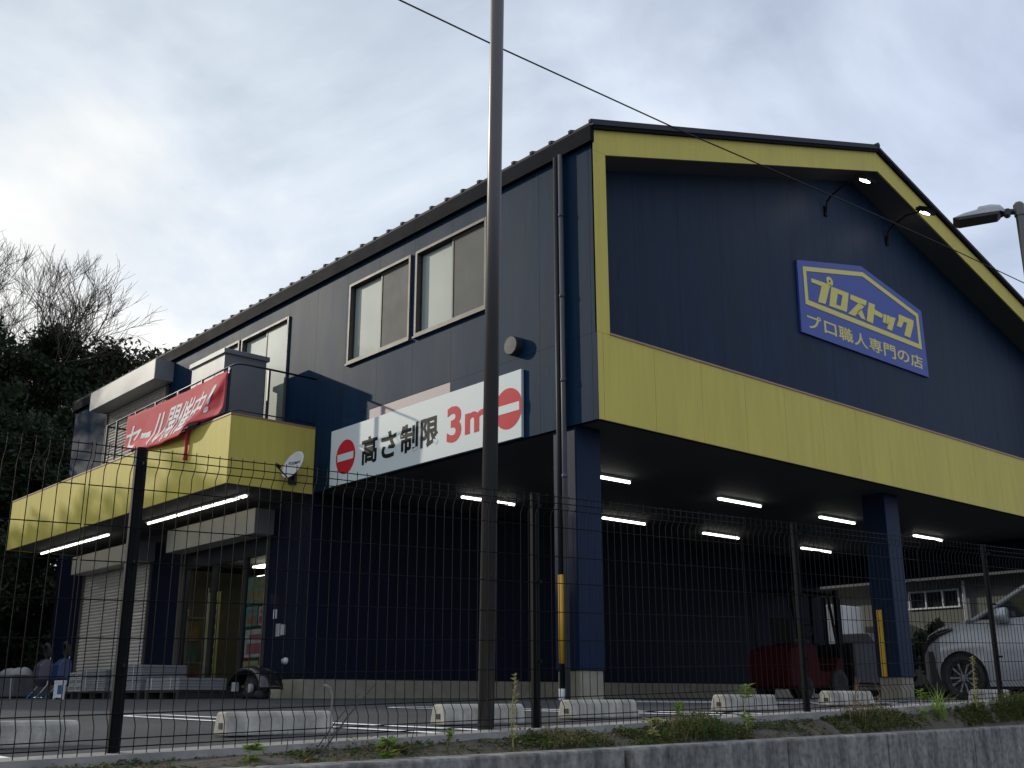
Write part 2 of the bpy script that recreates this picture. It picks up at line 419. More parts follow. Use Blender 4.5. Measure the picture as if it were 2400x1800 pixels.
# fence footing: low concrete kerb along the lot's edge
g = MB(); kx = [-14 + 0.5 * i for i in range(50)]
prof = [(-0.045, -0.35), (-0.045, 0.028), (0.075, 0.034), (0.075, -0.35)]
g.add([(x, fy(x) + a, fz(x) + b) for x in kx for a, b in prof],
      [(i * 4 + k, i * 4 + k + 1, (i + 1) * 4 + k + 1, (i + 1) * 4 + k) for i in range(49) for k in range(3)])
kerb_m = mat('kerb_concrete', (0.26, 0.25, 0.225), rough=0.92, var=0.25, scale=7, bump=0.3)
struct(g.build('kerb_strip', kerb_m))

# painted bay lines (double lines with rounded far ends)
def bay_line(x, y0, y1, gap=0.32, w=0.075):
    m = MB(); pts = []
    n = 30
    left = [(x - gap / 2, y0 + (y1 - y0) * i / n) for i in range(n + 1)]
    arc = [(x - gap / 2 * math.cos(t), y1 + gap / 2 * math.sin(t)) for t in [math.pi * k / 10 for k in range(1, 10)]]
    right = [(x + gap / 2, y1 + (y0 - y1) * i / n) for i in range(n + 1)]
    path = left + arc + right
    vs_ = []
    for i, p in enumerate(path):
        a = Vector(path[max(0, i - 1)]); b = Vector(path[min(len(path) - 1, i + 1)]); d = (b - a).normalized(); nn = Vector((-d.y, d.x)) * w / 2
        for sgn in (1, -1):
            q = Vector(p) + nn * sgn; vs_.append((q.x, q.y, zg(q.x, q.y) + 0.006))
    m.add(vs_, [(2 * i, 2 * i + 1, 2 * i + 3, 2 * i + 2) for i in range(len(path) - 1)])
    return m
for x in (-8.4, -5.85, -3.2, -0.55, 2.1):
    struct(bay_line(x, -4.75, -0.4).build('bay_marking', white_paint))

# ================================================================== BUILDING
B = thing('store_building', 'two-storey navy hardware store with yellow gable frame, carried on columns at its open front', 'building', (7.7, 9.0, 0))
W, L = 15.4, 19.6
ZB, ZJ, ZE, ZP = 3.40, 4.585, 7.60, 9.96
XP = 7.7
slope = (ZP - ZE) / XP
def zroof(x): return ZE + slope * (x if x <= XP else 2 * XP - x)

PJ = [0.1 + 1.012 * k for k in range(20)]
# --- side wall towards the lot (x = 0)
holes_up = [(4.218, 6.064, 5.539, 7.012), (2.26, 4.076, 5.539, 7.012), (8.19, 10.10, 4.59, 7.01), (10.2, 11.6, 6.0, 7.03), (13.6, 17.2, 4.59, 6.87)]
holes_gf = [(8.43, 12.1, -0.1, 2.85), (13.6, 17.6, -0.1, 2.85)]
ye = [0.0] + PJ + [L]
rect = []
for a, b in zip(ye[:-1], ye[1:]):
    if b - a < 0.02: continue
    for c, d in ((ZB, ZJ), (ZJ, ZE - 0.06)): rect.append((a + 0.002, b - 0.002, c + 0.0015, d - 0.0015))
m = MB()
for (a, b, c, d) in rects_minus(rect, holes_up): m.box(0, 0.03, a, b, c, d)
m.use(1)
for (a, b, c, d) in rects_minus([(0.04, L, ZB + 0.01, ZE - 0.06)], holes_up): m.box(0.02, 0.12, a, b, c, d)
m.build('upper_side_wall', [navy, joint], B)
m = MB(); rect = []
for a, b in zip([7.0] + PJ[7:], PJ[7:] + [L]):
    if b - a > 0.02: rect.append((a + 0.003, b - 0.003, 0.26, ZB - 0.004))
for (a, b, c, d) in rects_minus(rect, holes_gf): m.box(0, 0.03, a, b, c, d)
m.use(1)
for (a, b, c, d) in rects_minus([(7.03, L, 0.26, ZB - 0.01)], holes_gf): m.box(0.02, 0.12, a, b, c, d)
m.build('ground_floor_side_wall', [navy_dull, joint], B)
# --- ground floor wall under the overhang (y = 7)
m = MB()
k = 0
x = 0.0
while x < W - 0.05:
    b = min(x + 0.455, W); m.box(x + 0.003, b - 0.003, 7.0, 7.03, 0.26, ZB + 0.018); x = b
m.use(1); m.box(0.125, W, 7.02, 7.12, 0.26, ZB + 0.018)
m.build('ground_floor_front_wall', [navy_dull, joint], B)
# foundation plinth
m = MB(); m.box(-0.012, W, 7.012, 7.2, -0.4, 0.25); m.build('foundation', concrete, B, bevel=0.008)
for a, b in ((7.2, 8.43), (12.1, 13.6), (17.6, L)): m = MB(); m.box(-0.012, 0.2, a + 0.001, b, -0.4, 0.25); m.build('foundation', concrete, B, bevel=0.008)
# rear, right and inner walls
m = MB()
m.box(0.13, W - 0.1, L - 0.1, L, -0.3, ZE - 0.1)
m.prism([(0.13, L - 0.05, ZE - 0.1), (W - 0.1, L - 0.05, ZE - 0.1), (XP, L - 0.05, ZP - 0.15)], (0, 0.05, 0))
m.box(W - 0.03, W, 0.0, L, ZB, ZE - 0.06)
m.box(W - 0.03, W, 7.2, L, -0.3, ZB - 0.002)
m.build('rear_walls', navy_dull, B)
# ceiling of the open ground floor and the floor slab above it
m = MB(); m.box(0.125, W - 0.035, 0.03, L - 0.12, ZB + 0.02, ZB + 0.25)
for yb in (1.6, 4.2): pass
m.build('ceiling', ceil_m, B)
m = MB(); m.box(W - 0.12, W - 0.031, 0.5, 6.99, 2.74, ZB + 0.01); m.build('side_beam', navy_dull, B)
# --- gable front
REC = 0.57
m = MB()
gj = [0.0] + [0.105 + 1.005 * k for k in range(16)] + [W]
for a, b in zip(gj[:-1], gj[1:]):
    b = min(b, W)
    if b - a > 0.02: m.box(a + 0.0025, b - 0.0025, 0, 0.03, ZB, ZJ)
m.use(1); m.box(0.03, W - 0.03, 0.02, 0.1, ZB + 0.005, ZJ - 0.01)
m.build('gable_band', [yellow, joint], B)
m = MB(); m.box(0.13, W - 0.13, 0.1, REC + 0.06, ZJ - 0.06, ZJ - 0.012); m.build('gable_ledge', soffit_m, B)
m = MB(); m.box(0.245, W - 0.245, -0.015, 0.12, ZJ + 0.001, ZJ + 0.028); m.build('band_flashing', flash_m, B)
# yellow frame: two posts and the two rakes
m = MB()
zt_in = lambda x: 7.24 + 0.3047 * ((x if x <= XP else 2 * XP - x) - 0.245)
zin0 = zt_in(0.245)
for x0, x1 in ((0.0, 0.245), (W - 0.245, W)): m.box(x0, x1, 0.0, 0.03, ZJ + 0.003, zin0 - 0.003)
m.box(0.215, 0.245, 0.031, REC, ZJ + 0.03, zin0 - 0.003); m.box(W - 0.245, W - 0.215, 0.031, REC, ZJ + 0.03, zin0 - 0.003)
def rake(mbx, y0, dy, lo, hi, xa, xb, n=1):
    for sgn in (0, 1):
        f = (lambda x: x) if not sgn else (lambda x: W - x)
        segs = [xa + (xb - xa) * i / n for i in range(n + 1)]
        for a, b in zip(segs[:-1], segs[1:]):
            mbx.prism([(f(a), y0, lo(a)), (f(b), y0, lo(b)), (f(b), y0, hi(b)), (f(a), y0, hi(a))], (0, dy, 0))
lo_f = lambda x: zt_in(max(x, 0.245)); hi_f = lambda x: zroof(x) - 0.055
m.prism([(0, 0, zin0), (0.245, 0, zin0), (0.245, 0, hi_f(0.245)), (0, 0, hi_f(0))], (0, 0.03, 0))
m.prism([(W, 0, zin0), (W - 0.245, 0, zin0), (W - 0.245, 0, hi_f(0.245)), (W, 0, hi_f(0))], (0, 0.03, 0))
rake(m, 0.0, 0.03, lo_f, hi_f, 0.245, XP)
m.build('gable_frame', yellow, B)
# soffit of the recess
m = MB()
rake(m, 0.031, REC - 0.03, lambda x: zt_in(x) + 0.0, lambda x: zt_in(x) + 0.05, 0.25, XP)
m.build('gable_soffit', soffit_m, B)
# recessed gable wall, panelled
m = MB()
wj = [0.25] + [0.40 + 1.02 * k for k in range(16) if 0.40 + 1.02 * k < W - 0.3] + [W - 0.25]
for a, b in zip(wj[:-1], wj[1:]):
    if b - a < 0.02: continue
    a2, b2 = a + 0.0015, b - 0.0015
    if a2 < XP < b2:
        poly = [(a2, REC, ZJ - 0.005), (b2, REC, ZJ - 0.005), (b2, REC, zt_in(b2) - 0.002), (XP, REC, zt_in(XP) - 0.002), (a2, REC, zt_in(a2) - 0.002)]
    else:
        poly = [(a2, REC, ZJ - 0.005), (b2, REC, ZJ - 0.005), (b2, REC, zt_in(b2) - 0.002), (a2, REC, zt_in(a2) - 0.002)]
    m.prism(poly, (0, 0.03, 0))
m.use(1); m.prism([(0.25, REC + 0.02, ZJ), (W - 0.25, REC + 0.02, ZJ), (W - 0.25, REC + 0.02, zin0), (XP, REC + 0.02, zt_in(XP)), (0.25, REC + 0.02, zin0)], (0, 0.1, 0))
m.build('gable_wall', [mat('navy_gable_siding', (0.0085, 0.0240, 0.052), rough=0.5, spec=0.12, streak=0.3, var=0.14, scale=0.7, stretch=(1, 1, 0.35)), joint], B)
# --- roof
rf = MB()
for sgn in (0, 1):
    f = (lambda x: x) if not sgn else (lambda x: W - x)
    rf.prism([(f(-0.05), -0.07, zroof(-0.05) + 0.0), (f(XP), -0.07, zroof(XP) + 0.0), (f(XP), -0.07, zroof(XP) + 0.06), (f(-0.05), -0.07, zroof(-0.05) + 0.06)], (0, L + 0.15, 0))
    y = -0.02
    while y < L + 0.05:
        rf.prism([(f(-0.065), y - 0.022, zroof(-0.065) + 0.055), (f(XP), y - 0.022, zroof(XP) + 0.055), (f(XP), y - 0.022, zroof(XP) + 0.098), (f(-0.065), y - 0.022, zroof(-0.065) + 0.098)], (0, 0.05, 0))
        y += 0.409
rf.tube([(XP, -0.08, ZP + 0.075), (XP, L + 0.09, ZP + 0.075)], 0.05, 8)
roof_o = rf.build('roof', roof_m, B)
m = MB()
rake(m, -0.055, 0.05, lambda x: zroof(x) - 0.055, lambda x: zroof(x) - 0.002, -0.03, XP)
m.box(-0.075, -0.002, -0.03, L + 0.06, 7.345, 7.585)
m.box(W + 0.002, W + 0.075, -0.03, L + 0.06, 7.345, 7.585)
m.build('fascia', fascia_m, roof_o)
# --- columns
for cx in (0.05, 7.62, W - 0.5):
    m = MB(); m.box(cx, cx + 0.45, 0.48, 0.92, 0.28, ZB + 0.02); c = m.build('column', mat('column_blue', (0.0045, 0.0165, 0.046), rough=0.5, streak=0.2, spec=0.15, var=0.1, stretch=(1, 1, 0.3)), B, bevel=0.008)
    m = MB(); m.box(cx + 0.02, cx + 0.43, 0.5, 0.9, -0.3, 0.279); m.build('column_base', concrete, c, bevel=0.01)
# --- windows
def slider_window(y0, y1, z0, z1, panes, name='window'):
    """Frame proud of the siding, one pane per sash; y0 < y1."""
    w = 0.045
    m = MB(); d0, d1 = -0.035, 0.1
    m.box(d0, d1, y0, y0 + w, z0, z1); m.box(d0, d1, y1 - w, y1, z0, z1)
    m.box(d0 - 0.003, d1, y0 + w, y1 - w, z1 - w, z1); m.box(d0 - 0.02, d1, y0 - 0.02, y1 + 0.02, z0 - 0.035, z0 - 0.001)
    m.box(d0, d1, y0 + w, y1 - w, z0, z0 + w)
    fr = m.build(name, alu_m, B)
    n = len(panes); iw = (y1 - y0 - 2 * w) / n
    for i, pm in enumerate(panes):
        a = y0 + w + iw * i; b = a + iw; d = 0.02 if i % 2 == 0 else 0.05
        s = MB(); t = 0.035
        s.box(d, d + 0.03, a, a + t, z0 + w, z1 - w); s.box(d, d + 0.03, b - t, b, z0 + w, z1 - w)
        s.box(d, d + 0.03, a + t, b - t, z0 + w, z0 + w + t); s.box(d, d + 0.03, a + t, b - t, z1 - w - t, z1 - w)
        s.build('sash', alu_m if i % 2 == 0 else alu_dark, fr)
        q = MB(); q.box(d + 0.01, d + 0.016, a + t, b - t, z0 + w + t, z1 - w - t); q.build('pane', pm, fr)
    return fr
slider_window(4.218, 6.064, 5.539, 7.012, [screen_m, frost_m])
slider_window(2.26, 4.076, 5.539, 7.012, [screen_m, frost_m])
slider_window(8.19, 10.10, 4.62, 7.01, [frost_m, frost_m], 'balcony_door')
slider_window(10.2, 11.6, 6.0, 7.03, [frost_m, screen_m])
# --- roller shutters
hood_low = mat('warm_hood_sheet', (0.42, 0.40, 0.33), rough=0.55, spec=0.3, var=0.08)
def roller(y0, y1, z0, z1, hood, closed=True):
    h = MB(); hy0, hy1, hz0, hz1, hx = hood
    h.box(-hx, -0.002, hy0, hy1, hz0, hz1)
    hd = h.build('shutter', [steel_box if z0 > 3 else hood_low], B, bevel=0.006)
    e = MB()
    e.box(-hx + 0.004, -0.004, hy0 - 0.012, hy0 - 0.0005, hz0 + 0.006, hz1 - 0.006)
    e.build('hood_end', steel_shaded, hd)  # hood end in the darkened copy, its shade painted in
    for yy in (y0, y1 - 0.06): gr = MB(); gr.box(-0.05, 0.05, yy, yy + 0.06, z0, z1); gr.build('guide_rail', alu_m, hd)
    if closed:
        s = MB(); p = 0.075; n = int((z1 - z0) / p)
        for i in range(n):
            a = z0 + i * p
            poly = [(0.02, a + 0.002), (0.0, a + 0.012), (-0.012, a + 0.035), (0.0, a + 0.06), (0.02, a + p)]
            s.add([(x_, y0 + 0.06, z_) for x_, z_ in poly] + [(x_, y1 - 0.06, z_) for x_, z_ in poly], [(q, q + 1, 6 + q, 5 + q) for q in range(4)])
        s.box(0.021, 0.03, y0 + 0.06, y1 - 0.06, z0, z1)
        s.build('slats', shutter_m, hd)
    return hd
roller(13.6, 17.2, 4.6, 6.86, (13.42, 17.30, 6.84, 7.31, 0.45))
roller(13.6, 17.6, -0.05, 2.84, (13.55, 17.45, 2.80, 3.22, 0.40))
roller(8.43, 12.1, -0.05, 2.84, (8.34, 12.07, 2.81, 3.27, 0.40), closed=False)
# --- glazed entrance
m = MB()
for y, w in ((8.44, 0.06), (9.42, 0.14), (10.70, 0.14), (11.98, 0.1)): m.box(0.06, 0.13, y, y + w, -0.06, 2.62)
m.box(0.055, 0.135, 8.44, 12.09, 2.50, 2.84); m.box(0.055, 0.135, 8.44, 12.09, -0.06, 0.06)
ent = m.build('entrance_door', alu_dark, B)
m = MB(); m.box(0.045, 0.056, 8.435, 8.462, 0.0, 2.78); m.build('door_edge_trim', galv, ent)
gl = glass('door_glass')
for a, b in ((8.50, 9.42), (9.56, 10.70), (10.84, 11.98)):
    m = MB(); m.add([(0.09, a, 0.06), (0.09, b, 0.06), (0.09, b, 2.5), (0.09, a, 2.5)], [(3, 2, 1, 0)]); m.build('pane', gl, ent)
# shop interior seen through the glass
m = MB()
m.box(6.0, 6.1, 7.2, 19.4, -0.05, 3.3); m.use(1); m.box(0.14, 6.0, 7.15, 19.4, -0.2, -0.06)
m.use(0); m.box(0.125, 6.0, 18.9, 18.98, -0.05, 3.3)
m.build('shop_interior', [mat('shop_wall', (0.15, 0.145, 0.115), rough=0.8, var=0.1), mat('shop_floor', (0.22, 0.21, 0.19), rough=0.5, var=0.1)], B)
for k, (x, y) in enumerate(((1.2, 9.4), (1.4, 11.4), (2.6, 12.6), (3.2, 14.6), (1.6, 15.2), (4.4, 16.6))):
    m = MB(); m.box(x, x + 0.16, y - 0.55, y + 0.55, 3.02, 3.08); m.build('shop_ceiling_light', shop_light, B)
# --- canopy with balcony deck
CX, CY0, CY1, CZ0, CZ1 = -1.644, 7.036, 18.465, 3.384, 4.56
m = MB()
y = CY0
cj = [CY0] + [CY0 + 1.143 * k for k in range(1, 10)] + [CY1]
for a, b in zip(cj[:-1], cj[1:]): m.box(CX, CX + 0.03, a + 0.002, b - 0.002, CZ0, CZ1)
m.box(CX + 0.031, -0.004, CY0, CY0 + 0.03, CZ0, CZ1); m.box(CX + 0.031, -0.004, CY1 - 0.03, CY1, CZ0, CZ1)
m.use(1); m.box(CX + 0.02, CX + 0.08, CY0 + 0.031, CY1 - 0.031, CZ0 + 0.02, CZ1 - 0.01)
canopy = m.build('canopy', [yellow, joint], B)
m = MB(); m.box(CX + 0.035, -0.005, CY0 + 0.035, CY1 - 0.035, CZ0 + 0.012, CZ0 + 0.04); m.box(CX + 0.085, -0.005, CY0 + 0.035, CY1 - 0.035, CZ1 - 0.12, CZ1 - 0.02)
m.build('canopy_soffit', soffit_m, canopy)
m = MB(); m.box(CX - 0.012, CX + 0.1, CY0 - 0.012, CY1 + 0.01, CZ1 + 0.002, CZ1 + 0.028); m.box(CX + 0.101, -0.004, CY0 - 0.012, CY0 + 0.1, CZ1 + 0.002, CZ1 + 0.028)
m.build('coping', flash_m, canopy)
# downpipe at the corner
m = MB()
m.tube([(-0.075, 0.575, 7.36), (-0.075, 0.575, -0.12)], 0.034, 12)
for z in (6.4, 5.2, 4.0, 2.7): m.tube([(-0.075, 0.575, z), (-0.075, 0.575, z + 0.05)], 0.040, 12)
m.build('downpipe', mat('downpipe_grey', (0.075, 0.08, 0.088), rough=0.5, spec=0.25, var=0.1), B, smooth=True)
m = MB(); m.tube([(-0.065, 0.68, 7.36), (-0.065, 0.68, -0.12)], 0.038, 12)
for z in (6.4, 4.0): m.box(-0.03, -0.002, 0.66, 0.70, z, z + 0.05)
dp = m.build('downpipe', mat('downpipe_dark', (0.016, 0.018, 0.022), rough=0.5, spec=0.2, var=0.1), B, smooth=True)
m = MB(); m.tube([(-0.065, 0.68, 0.36), (-0.065, 0.68, 1.46)], 0.043, 12); m.build('pipe_guard', yguard, dp, smooth=True)
m = MB(); m.tube([(-0.065, 0.68, -0.14), (-0.065, 0.68, 0.06)], 0.052, 12); m.build('pipe_socket', white_plastic, dp, smooth=True)
m = MB(); m.box(7.56, 7.60, 0.72, 0.80, 0.29, 1.4); m.build('column_guard', yguard, B)
# faded strip where an older sign was taken down
m = MB(); m.box(-0.0025, -0.0006, 3.136, 5.32, ZJ - 0.2, ZJ - 0.012)
m.build('faded_sign_mark', mat('faded_mark', (0.23, 0.17, 0.18), rough=0.5, var=0.3, scale=2), B)
# wall fittings beside the entrance
m = MB(); m.box(-0.05, -0.001, 7.85, 7.97, 0.98, 1.20); fb = m.build('meter_box', galv, B, bevel=0.005)
m = MB(); m.box(-0.035, -0.001, 7.70, 7.83, 1.0, 1.18); m.build('switch_box', steel_box, B, bevel=0.005)
for y in (8.12, 8.04): m = MB(); m.box(-0.02, -0.001, y, y + 0.022, 1.30, 1.46); m.build('door_plate', white_plastic, B)
m = MB(); m.lathe((0, 7.62, 0.56), (-1, 0, 0), [(0.0, 0.09), (0.045, 0.07), (0.06, 0.03), (0.06, 0.001)], 14); m.build('outdoor_socket', white_plastic, B, smooth=True)

# ================================================================== SIGNS
def side(u, v, d): return (-0.052 - d, u, v)          # on the side wall: u = y, v = z
S = thing('height_limit_sign', 'long white height limit sign with black and red lettering under the upper windows', 'sign', (-0.03, 3.93, 3.9))
m = MB(); m.box(-0.05, -0.004, 1.45, 6.414, 3.41, 4.392); m.build('sign_panel', white_sign, S, bevel=0.004)
for cy, cz, r in ((5.93, 3.868, 0.296), (1.733, 3.868, 0.298)):
    m = MB(); n = 40
    m.prism([(-0.0505, cy + r * math.cos(2 * math.pi * k / n), cz + r * math.sin(2 * math.pi * k / n)) for k in range(n)], (-0.003, 0, 0))
    em = m.build('no_entry_disc', sign_red, S)
    m = MB(); m.box(-0.0565, -0.0537, cy - 0.245, cy + 0.245, cz - 0.062, cz + 0.062); m.build('white_bar', white_sign, em)
m = MB()
for ch, u0, u1, v0, v1 in (('高', 5.44, 4.98, 3.635, 4.10), ('さ', 4.87, 4.45, 3.64, 4.08), ('制', 4.345, 3.865, 3.635, 4.095), ('限', 3.80, 3.345, 3.635, 4.10)):
    fit_text(m, ch, u0, u1, v0, v1, side, bold=0.028)
m.build('lettering', sign_black, S)
m = MB(); fit_text(m, '3', 3.135, 2.79, 3.60, 4.155, side, bold=0.03); fit_text(m, 'm', 2.70, 2.16, 3.66, 3.98, side, bold=0.03)
m.build('red_lettering', sign_red, S)

GX = REC - 0.04
def gab(d): return lambda u, v, e: (u, GX - d - e, v)
LG = thing('shop_logo_sign', 'blue house-shaped shop sign with yellow lettering on the recessed gable wall', 'sign', (7.7, REC, 6.0))
P3 = lambda l, y: [(x_, y, z_) for x_, z_ in l]
m = MB(); m.prism(P3([(5.586, 7.296), (7.69, 7.745), (9.817, 7.351), (9.83, 5.975), (5.56, 5.965)], GX), (0, 0.035, 0)); m.build('sign_board', logo_blue, LG)
outer = [(5.737, 7.214), (7.72, 7.625), (9.663, 7.249), (9.665, 6.51), (5.738, 6.51)]
inner = [(5.835, 7.150), (7.70, 7.536), (9.57, 7.175), (9.57, 6.605), (5.832, 6.605)]
m = MB()
for i in range(5):
    j = (i + 1) % 5
    m.prism(P3([outer[i], outer[j], inner[j], inner[i]], GX - 0.001), (0, -0.006, 0))
m.build('sign_outline', logo_yellow, LG)
m = MB()
def ring_poly(o_, i_):
    n = len(o_)
    for k in range(n):
        q = (k + 1) % n; m.prism(P3([o_[k], o_[q], i_[q], i_[k]], GX - 0.001), (0, -0.007, 0))
for poly in (
    [(5.973, 7.051), (6.602, 7.082), (6.528, 6.997), (6.284, 6.978), (5.963, 6.976)], [(6.284, 6.979), (6.528, 6.998), (6.36, 6.661), (6.131, 6.641)],
    [(7.223, 7.06), (7.769, 7.067), (7.729, 6.98), (7.664, 6.935), (7.194, 6.955)], [(7.462, 6.945), (7.70, 6.957), (7.30, 6.655), (7.084, 6.652)], [(7.40, 6.75), (7.545, 6.86), (7.664, 6.668), (7.519, 6.657)],
    [(7.833, 7.052), (8.047, 7.058), (7.911, 6.65), (7.701, 6.654)], [(8.017, 6.958), (8.309, 6.927), (8.252, 6.836), (7.984, 6.846)],
    [(8.339, 6.942), (8.44, 6.943), (8.375, 6.761), (8.274, 6.76)], [(8.463, 6.948), (8.554, 6.95), (8.485, 6.764), (8.389, 6.765)], [(8.567, 6.942), (8.765, 6.957), (8.575, 6.652), (8.407, 6.664)],
    [(8.904, 7.068), (9.456, 7.066), (9.42, 6.958), (8.88, 6.953)], [(8.88, 6.952), (9.067, 6.953), (8.938, 6.80), (8.784, 6.804)], [(9.195, 6.957), (9.42, 6.957), (9.246, 6.661), (9.027, 6.668)]):
    m.prism(P3(poly, GX - 0.001), (0, -0.007, 0))
n = 20; C0 = (6.56, 7.145)
ring_poly([(C0[0] + 0.105 * math.cos(2 * math.pi * k / n), C0[1] + 0.085 * math.sin(2 * math.pi * k / n)) for k in range(n)],
          [(C0[0] + 0.035 * math.cos(2 * math.pi * k / n), C0[1] + 0.028 * math.sin(2 * math.pi * k / n)) for k in range(n)])
ring_poly([(6.597, 7.051), (7.161, 7.067), (7.037, 6.67), (6.48, 6.654)], [(6.79, 6.962), (6.944, 6.968), (6.857, 6.74), (6.705, 6.733)])
m.build('name_lettering', logo_yellow, LG)
m = MB()
subs = 'プロ職人専門の店'; u0, u1 = 5.72, 9.66; cw = (u1 - u0) / 8
wid = {'プ': 0.86, 'ロ': 0.78, '職': 0.94, '人': 0.92, '専': 0.88, '門': 0.84, 'の': 0.86, '店': 0.92}
for i, ch in enumerate(subs):
    w = wid[ch] * cw; c = u0 + cw * (i + 0.5)
    fit_text(m, ch, c - w / 2, c + w / 2, 6.09 if ch not in 'ロの' else 6.11, 6.355 if ch not in 'ロの' else 6.335, gab(0.001), bold=0.013)
m.build('slogan_lettering', logo_yellow, LG)

# two arm lamps lighting the logo
lampA = thing('gable_arm_lamp', 'left arm lamp reaching out over the blue shop sign', 'lamp', (6.68, REC, 8.60), 'arm lamps on the gable')
def arm_lamp(px, pz, root):
    m = MB(); m.tube([(px, REC - 0.03, pz - 0.06), (px, REC - 0.06, pz + 0.14), (px, REC - 0.16, pz + 0.23), (px + 0.02, 0.12, pz + 0.36), (px + 0.05, -0.18, pz + 0.36)], 0.017, 8)
    m.box(px - 0.035, px + 0.035, REC - 0.035, REC - 0.001, pz - 0.13, pz + 0.06)
    m.build('arm', black_paint, root, smooth=False)
    hx, hy, hz = px + 0.06, -0.25, pz + 0.29
    m = MB()
    up = Vector((0, -0.45, 0.9)).normalized(); sx_ = Vector((1, 0, 0)); sy_ = up.cross(sx_)
    c = Vector((hx, hy, hz))
    def bx(mm, a0, a1, b0, b1, c0, c1):
        p = [c + sx_ * a + sy_ * b + up * d for d in (c0, c1) for b in (b0, b1) for a in (a0, a1)]
        mm.add(p, [(0, 2, 3, 1), (4, 5, 7, 6), (0, 1, 5, 4), (2, 6, 7, 3), (0, 4, 6, 2), (1, 3, 7, 5)])
    bx(m, -0.16, 0.16, -0.12, 0.12, 0.012, 0.075)
    for a in (-0.12, -0.06, 0, 0.06, 0.12): bx(m, a - 0.008, a + 0.008, -0.10, 0.10, 0.075, 0.11)
    hd = m.build('lamp_head', black_paint, root)
    m = MB(); bx(m, -0.075, 0.075, -0.06, 0.06, -0.002, 0.011); m.build('lit_lens', lamp_lit, hd)
arm_lamp(6.68, 8.60, lampA)
lampB = dup(lampA, (8.80, REC, 8.62), 'right arm lamp reaching out over the blue shop sign')

# ================================================================== BANNER ON THE BALCONY
BN = thing('sale_banner', 'red sale banner with white slanted lettering tied along the balcony railing', 'banner', (-1.6, 9.5, 4.8))
def tabv(tab, u):
    for (p, vp), (q, vq) in zip(tab[:-1], tab[1:]):
        if u <= q: t = (u - p) / (q - p); t = t * t * (3 - 2 * t) * 0.5 + t * 0.5; return vp + (vq - vp) * t
    return tab[-1][1]
BOT = [(0, 4.73), (0.28, 4.53), (0.5, 4.465), (0.70, 4.455), (0.80, 4.60), (1.0, 4.625)]
RIDGE = [(0, 1.0), (0.35, 0.955), (0.7, 0.86), (1.0, 0.74)]
def ban(u, v):
    """u 0..1 from the far end to the corner of the balcony, v 0 top .. 1 bottom."""
    ytop = 11.68 + (7.33 - 11.68) * u
    ztop = 5.42 - 0.03 * math.sin(math.pi * u) - 0.016 * abs(math.sin(5.5 * math.pi * u))
    yb = 11.70 + (7.42 - 11.70) * u
    z_b = tabv(BOT, u)
    ur = tabv(RIDGE, v)
    out = 0.17 * v * (u / ur) ** 1.6 if u < ur else 0.17 * v * max(0.0, 1 - (u - ur) / max(0.03, 1 - ur) * 1.25)
    out += 0.012 * math.sin(17 * u + 5 * v) * v * (1 - u) + 0.01 * math.sin(31 * u - 4 * v) * v
    y = ytop + (yb - ytop) * v; z = ztop + (z_b - ztop) * v
    low = 0.06 * clampf((4.78 - z) / 0.15, 0, 1)
    return Vector((-1.61 - low - max(0, out), y, z))
m = MB(); nu, nv = 90, 18
front = [ban(i / nu, j / nv) for j in range(nv + 1) for i in range(nu + 1)]
m.add(front, [(j * (nu + 1) + i, (j + 1) * (nu + 1) + i, (j + 1) * (nu + 1) + i + 1, j * (nu + 1) + i + 1) for j in range(nv) for i in range(nu)])
cloth = m.build('banner_cloth', banner_red, BN, smooth=True)
sol = cloth.modifiers.new('thickness', 'SOLIDIFY'); sol.thickness = 0.004; sol.offset = 1.0
def ban_on(u, v, d):
    p = ban(clampf(u, 0, 1), clampf(v, 0, 1)); return (p.x - 0.009 - d, p.y, p.z)
m = MB()
def ban_text(ch, ua, ub, va, vb, bold=0.014):
    me = text_mesh(ch, 1.0, bold, 0.32, 0.002)
    bm = bmesh.new(); bm.from_mesh(me)
    bmesh.ops.triangulate(bm, faces=bm.faces[:])
    bmesh.ops.subdivide_edges(bm, edges=[e_ for e_ in bm.edges if e_.calc_length() > 0.15], cuts=2, use_grid_fill=True)
    bm.to_mesh(me); bm.free()
    co = np.array([v.co[:] for v in me.vertices]); lo, hi = co.min(0), co.max(0)
    vs_ = [ban_on(ua + (p[0] - lo[0]) / (hi[0] - lo[0]) * (ub - ua), vb + (p[1] - lo[1]) / (hi[1] - lo[1]) * (va - vb), 0.0015 if p[2] > 0 else 0.0) for p in co]
    m.add(vs_, [tuple(f.vertices) for f in me.polygons]); bpy.data.meshes.remove(me)
for ch, ua, ub, va, vb in (('セ', 0.015, 0.185, 0.34, 0.97), ('ー', 0.19, 0.315, 0.58, 0.72), ('ル', 0.30, 0.465, 0.25, 0.93), ('開', 0.455, 0.61, 0.23, 0.92), ('催', 0.595, 0.745, 0.23, 0.90), ('中', 0.735, 0.865, 0.25, 0.90), ('!', 0.865, 0.935, 0.24, 0.82)):
    ban_text(ch, ua, ub, va, vb)
m.build('banner_lettering', banner_white, BN)
m = MB()                                                  # twisted tail of cloth hanging over the yellow fascia
tail = []
for k in range(15):
    t = k / 14; tail.append((-1.70 + 0.02 * t, 8.60 + 0.05 * t + 0.012 * math.sin(7 * t), 4.58 - 0.56 * t))
m.tube(tail, [0.042 - 0.012 * math.sin(3 * k / 14) for k in range(15)], 7); m.build('banner_tail', banner_red, BN, smooth=True)
for u in (0.0, 0.18, 0.36, 0.52, 0.7, 0.86, 1.0):
    p = ban(u, 0); m = MB(); m.tube([(p.x, p.y, p.z - 0.02), (-1.565, p.y, 5.47)], 0.006, 5); m.build('banner_tie', banner_white, BN)

